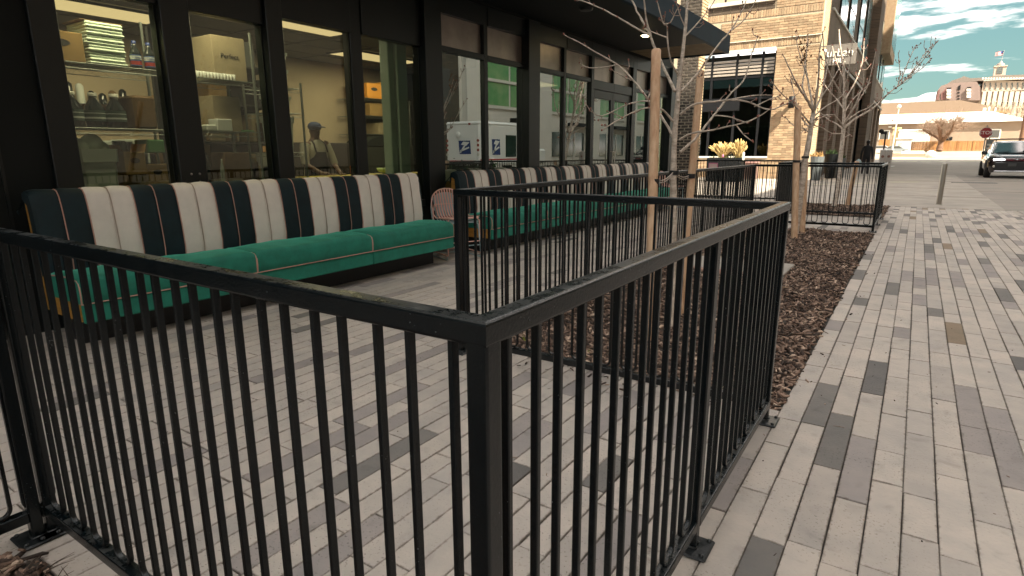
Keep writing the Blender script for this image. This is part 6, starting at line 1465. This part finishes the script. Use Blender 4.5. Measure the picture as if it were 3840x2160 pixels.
for k in range(15):
    u = 3690+k*20.5
    p = H(u, 318); inst('arched_window', am, t, (p.x, Yh+1.19, p.z))
    for v in (334, 353, 365, 377, 389, 401, 413, 425): p = H(u, v); inst('window', wm, t, (p.x, Yh+1.19, p.z))
    p0, p1 = H(u-6.5, 440), H(u-4, 343); b = MB(); b.box(p0.x, p1.x, Yh-.6, Yh+1.19, p0.z, p1.z); b.build('pilaster', mat('hotel pilaster', (.52, .45, .37), .8), t)
    for v in (356, 380, 404): p = H(u-1, v); b = MB(); b.box(p.x, p.x+7.5*sx_, Yh-.2, Yh+1.19, p.z-.35, p.z+.35); b.build('balcony', WHT, t)
# cupola
a, c_ = H(3727, 283), H(3778, 246); cx_ = (a.x+c_.x)/2; hw = (c_.x-a.x)/2
cu_ = MB(); cu_.box(cx_-hw, cx_+hw, Yh+4, Yh+4+2*hw, a.z-1, c_.z); cu_.box(cx_-hw-.5, cx_+hw+.5, Yh+3.5, Yh+4.5+2*hw, c_.z+.01, c_.z+.8); cu_.build('cupola', HW, t)
b = MB(); p = H(3748, 274); b.prism([Vector((cx_-.2+1.6*math.cos(PI*k/8), 0, p.z+3.2+1.6*math.sin(PI*k/8))) for k in range(9)]+[Vector((cx_-1.8, 0, p.z)), Vector((cx_+1.4, 0, p.z))], (0, Yh+3.7, 0), (0, Yh+3.99, 0)); b.build('cupola_window', HG, t)
dz = H(3754, 231).z; r_ = hw*.75; b = MB(); b.lathe([(r_*1.05, 0), (r_, .5)]+[(r_*math.cos(PI/2*k/6), .5+(dz-c_.z-1.2)*math.sin(PI/2*k/6)) for k in range(1, 7)], (cx_, Yh+4+hw, c_.z+.8), 18); b.build('dome', mat('dome', (.24, .19, .165), .5), t)
b = MB(); tp = H(3762, 184).z; b.lathe([(.9, -.5), (.7, .9), (0.2, 1.2)], (cx_, Yh+4+hw, dz), 10); b.tube([(cx_, Yh+4+hw, dz), (cx_+.6, Yh+4+hw, tp)], .18, 6); b.build('finial', mat('pole greyish', (.28, .27, .26), .6), t)
fl = thing('flag', 'small red striped flag flying over the hotel dome', 'flag', (cx_+.6, Yh+4+hw, tp))
FR = mat('flag red', (.42, .10, .12), .8); FWH = mat('flag white', (.72, .62, .60), .8); FBL = mat('flag blue', (.05, .07, .2), .8)
fy_ = Yh+4+hw; L0, H0 = 4.6, 2.9
for k in range(7):
    b = MB(); b.grid([[Vector((cx_+.5-L0*i/8, fy_+.3*math.sin(i), tp-.3-H0*(k+j)/7-.10*i*.6)) for i in range(9)] for j in (0, 1)]); b.build('stripe', FR if k % 2 == 0 else FWH, fl)
b = MB(); b.grid([[Vector((cx_+.5-L0*i/8, fy_+.3*math.sin(i)-.05, tp-.28-H0*j/7*4-.10*i*.6)) for i in range(4)] for j in (0, 1)]); b.build('canton', FBL, fl)
# hills
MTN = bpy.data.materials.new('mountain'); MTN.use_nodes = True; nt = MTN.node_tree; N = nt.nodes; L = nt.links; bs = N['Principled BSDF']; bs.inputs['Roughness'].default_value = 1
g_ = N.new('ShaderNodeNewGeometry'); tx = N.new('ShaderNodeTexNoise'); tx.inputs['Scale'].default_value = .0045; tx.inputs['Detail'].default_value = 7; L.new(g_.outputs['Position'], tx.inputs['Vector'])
rp = N.new('ShaderNodeValToRGB'); L.new(tx.outputs[0], rp.inputs[0]); e = rp.color_ramp.elements; e[0].position = .44; e[0].color = (.20, .25, .26, 1); e[1].position = .56; e[1].color = (.50, .52, .56, 1); L.new(rp.outputs[0], bs.inputs['Base Color'])  # blue-grey paints distance haze into the slopes; the pale patches are snow
Ym = 8000
prof = [(3050, 420), (3200, 392), (3262, 378), (3300, 372), (3330, 376), (3358, 384), (3390, 388), (3412, 381), (3436, 366), (3456, 356), (3476, 349), (3500, 347), (3540, 340), (3620, 350), (3760, 360), (3900, 350), (4200, 330), (4800, 350)]
P = []
for r_ in range(9):
    row = []
    for i, (u, v) in enumerate(prof):
        q = onY(u, v, Ym); z = q.z*(1-(abs(r_-4)/4)**1.4)+random.uniform(-18, 18)*(0 if r_ == 4 else 1)
        row.append(Vector((q.x+random.uniform(-30, 30)*(r_ != 4), Ym+(r_-4)*380, max(-5, z))))
    P.append(row)
b = MB(); b.grid(P); struct(b.build('mountains', MTN))

# ================================================================== across the street: partly seen in the glass, heights shaped to cast the shade
XB = 16.0
WB = mat('white facade', (.80, .76, .68), .8, var=.08, vs=.4, pos=True); GB = mat('green blind glass', (.08, .34, .11), .35, var=.5, vs=.6, pos=True, col2=(.28, .46, .20)); DB = mat('dark brick across', (.10, .085, .06), .85, var=.4, vs=.7, pos=True)
t = thing('brick_building', 'tall dark brick building across the street reflected at the left glass', 'building', (XB, 0, 0))
b = MB(); b.box(XB, XB+14, -14, 6.5, 0, 28.6); b.build('wall', mat('tan brick across', (.36, .30, .23), .85, var=.2, vs=.5, pos=True), t); b = MB(); b.box(XB, XB+14, -60, -14.01, 0, 9); b.build('low_wing', MATS['tan brick across'], t)
b = MB(); b.box(XB-46, XB-.01, -48, -38, 0, 11); b.build('added_cross_wing', DB, t)  # unseen block added to darken what the railing faces reflect
b = MB(); b.box(XB, XB+13, 6.501, 23.2, 0, 23.3); b.build('lower_wing', MATS['tan brick across'], t)  # roof kept low to let sun reach the brick wall and pier
b = MB(); b.box(XB, XB+14, 23.201, 33.3, 0, 41); b.build('tower', DB, t)
for y in (24.5, 27.5, 30.5):
    for z in (4.5, 8.2): f = MB(); f.box(XB-.06, XB-.01, y, y+1.8, z, z+2.2); f.build('window', GLD2 if 'GLD2' in globals() else DKW, t)
t = thing('white_building', 'white office building with green windows mirrored in the storefront glass', 'building', (XB, 55, 0))
b = MB(); b.box(XB, XB+14, 33.301, 92, 0, 36); b.build('wall', WB, t)
for k in range(6):
    y = 33.9+k*9.3
    b = MB(); b.box(XB-.45, XB-.003, y-.3, y+2.0, .0, 12); b.build('column', WB, t)
    for (a, c_) in ((2.3, 5.4), (5.7, 6.8), (7.1, 8.6)):
        for (z0, z1) in ((4.7, 6.3), (6.55, 8.6)):
            b = MB(); b.box(XB-.05, XB-.004, y+a, y+c_, z0, z1); b.build('window', GB, t)
    for z in (4.45, 6.33, 8.65): b = MB(); b.box(XB-.16, XB-.003, y+2.2, y+8.8, z, z+.2); b.build('band', WB, t)
    b = MB(); b.box(XB-.08, XB-.004, y+2.3, y+8.7, .9, 3.0); b.build('shop_window', mat('shop glass dark', (.02, .05, .045), .1, spec=.8), t)
    b = MB(); b.box(XB-.6, XB-.003, y+5.6, y+8.9, 3.55, 3.85); b.build('awning', DM, t)
    for yy in (y+4.3, y+6.6): b = MB(); b.box(XB-.12, XB-.003, yy, yy+.25, .0, 3.2); b.build('frame_post', WB, t)
b = MB(); b.bbox(12.6, XB-.7, -40, 90, -.099, .06, .05); struct(b.build('far_sidewalk', CONC))
# mail truck
TW = mat('truck white', (.82, .82, .78), .4, coat=.3); TBL = mat('truck blue', (.012, .04, .16), .5); TRD = mat('truck red', (.45, .02, .03), .4); TG = mat('truck glass', (.02, .045, .035), .08, spec=.8); TL = mat('tail lamp', (.30, .05, .03), .35)
TX, TY, TWD, TLN, THT = 9.2, 26.5, 2.4, 6.2, 2.95
mt = thing('mail_truck', 'white mail truck with blue eagle panel mirrored in the storefront glass', 'truck', (TX+1, TY+3, 0))
b = MB(); b.bbox(TX, TX+TWD, TY, TY+TLN, .55, THT-.12, .12); b.bbox(TX-.02, TX+TWD+.02, TY-.02, TY+TLN, THT-.25, THT, .12); b.build('body', TW, mt)
b = MB(); b.bbox(TX+.05, TX+TWD-.05, TY+TLN, TY+TLN+.9, .55, 1.5, .12); b.build('bonnet', TW, mt)
for s in (TX+.12, TX+TWD-.12):
    for k in range(4): b = MB(); b.prism([Vector((s+.075*math.cos(a*PI/6), TY-.005, 1.92-k*.25+.075*math.sin(a*PI/6))) for a in range(12)], (0, 0, 0), (0, -.03, 0)); b.build('tail_light', TL if k < 3 else WPNT, mt)
def eagle(org, ax, w_, h__, par):
    o = Vector(org); ax = Vector(ax); Z = Vector((0, 0, 1)); nrm = ax.cross(Z); 
    def pt(a, c_, d=0): return o+ax*(a*w_)+Z*(c_*h__)+nrm*d
    b = MB(); b.prism([pt(.0, 0), pt(.94, 0), pt(1.0, 1), pt(.06, 1)], (0, 0, 0), tuple(nrm*.012)); b.build('blue_panel', TBL, par)
    b = MB(); b.prism([pt(.10, .88, .0125), pt(.62, .93, .0125), pt(.80, .70, .0125), pt(.36, .62, .0125)], (0, 0, 0), tuple(nrm*.004)); b.prism([pt(.16, .55, .0125), pt(.88, .30, .0125), pt(.92, .14, .0125), pt(.12, .44, .0125)], (0, 0, 0), tuple(nrm*.004)); b.prism([pt(.36, .70, .0125), pt(.60, .60, .0125), pt(.95, .08, .0125), pt(.80, .10, .0125)], (0, 0, 0), tuple(nrm*.004)); b.build('eagle_emblem', TW, par)
eagle((TX+.62, TY-.004, 1.20), (1, 0, 0), .85, .72, mt)
eagle((TX-.004, TY+1.9, 1.15), (0, -1, 0), .8, .85, mt)
for (y0, y1, z0, z1) in ((2.45, 3.55, 1.02, 2.25), (3.9, 5.6, 1.02, 2.05)): b = MB(); b.bbox(TX-.012, TX-.003, TY+y0, TY+y1, z0, z1, .004); b.build('side_window', TG, mt)
b = MB(); b.bbox(TX+.25, TX+TWD-.25, TY-.014, TY-.004, .80, .855, .003); b.bbox(TX-.014, TX-.004, TY+.0, TY+TLN-.1, .86, .93, .003); b.build('red_stripe', TRD, mt)
b = MB(); b.bbox(TX-.014, TX-.004, TY, TY+TLN-.1, .76, .82, .003); b.build('blue_stripe', TBL, mt)
b = MB(); b.bbox(TX, TX+TWD, TY-.18, TY-.02, .42, .58, .03); b.build('bumper', TRIM, mt)
b = MB(); b.ball((TX+1.45, TY-.08, 2.25), .17, 10, 7, (1, .4, 1)); b.build('mirror', TW, mt)
b = MB(); b.bbox(TX+.6, TX+.75, TY-.05, TY-.021, THT-.2, THT-.1, .01); b.build('marker_light', TL, mt)
for s in (TX+.12, TX+TWD-.12):
    for yy in (1.1, 5.9): b = MB(); b.tube([(s-.12, TY+yy, .38), (s+.12, TY+yy, .38)], .38, 18); b.build('wheel', TYRE, mt)
# shrub beside the truck
t = thing('shrub', 'low green shrub on the kerb mirrored under the mail truck', 'shrub', (7.2, 22.5, 0)); b = MB()
for k in range(700):
    p = Vector((7.2+random.gauss(0, .7), 22.5+random.gauss(0, 1.2), abs(random.gauss(.3, .25)))); d = Vector((random.gauss(0, 1), random.gauss(0, 1), random.gauss(.3, 1))).normalized()*.13; s_ = d.cross(Vector((.3, .5, 1))).normalized()*.05; b.add([p, p+d*.5+s_, p+d, p+d*.5-s_], [(0, 1, 2, 3)])
b.build('leaves', mat('shrub leaves', (.05, .13, .03), .7, var=.6, vs=9, pos=True), t)['kind'] = 'stuff'
b = MB()
for k in range(5): b.tube([(7.2, 22.5, 0), (7.2+random.gauss(0, .3), 22.5+random.gauss(0, .5), .5)], [.03, .012], 5)
b.build('stems', TB, t)
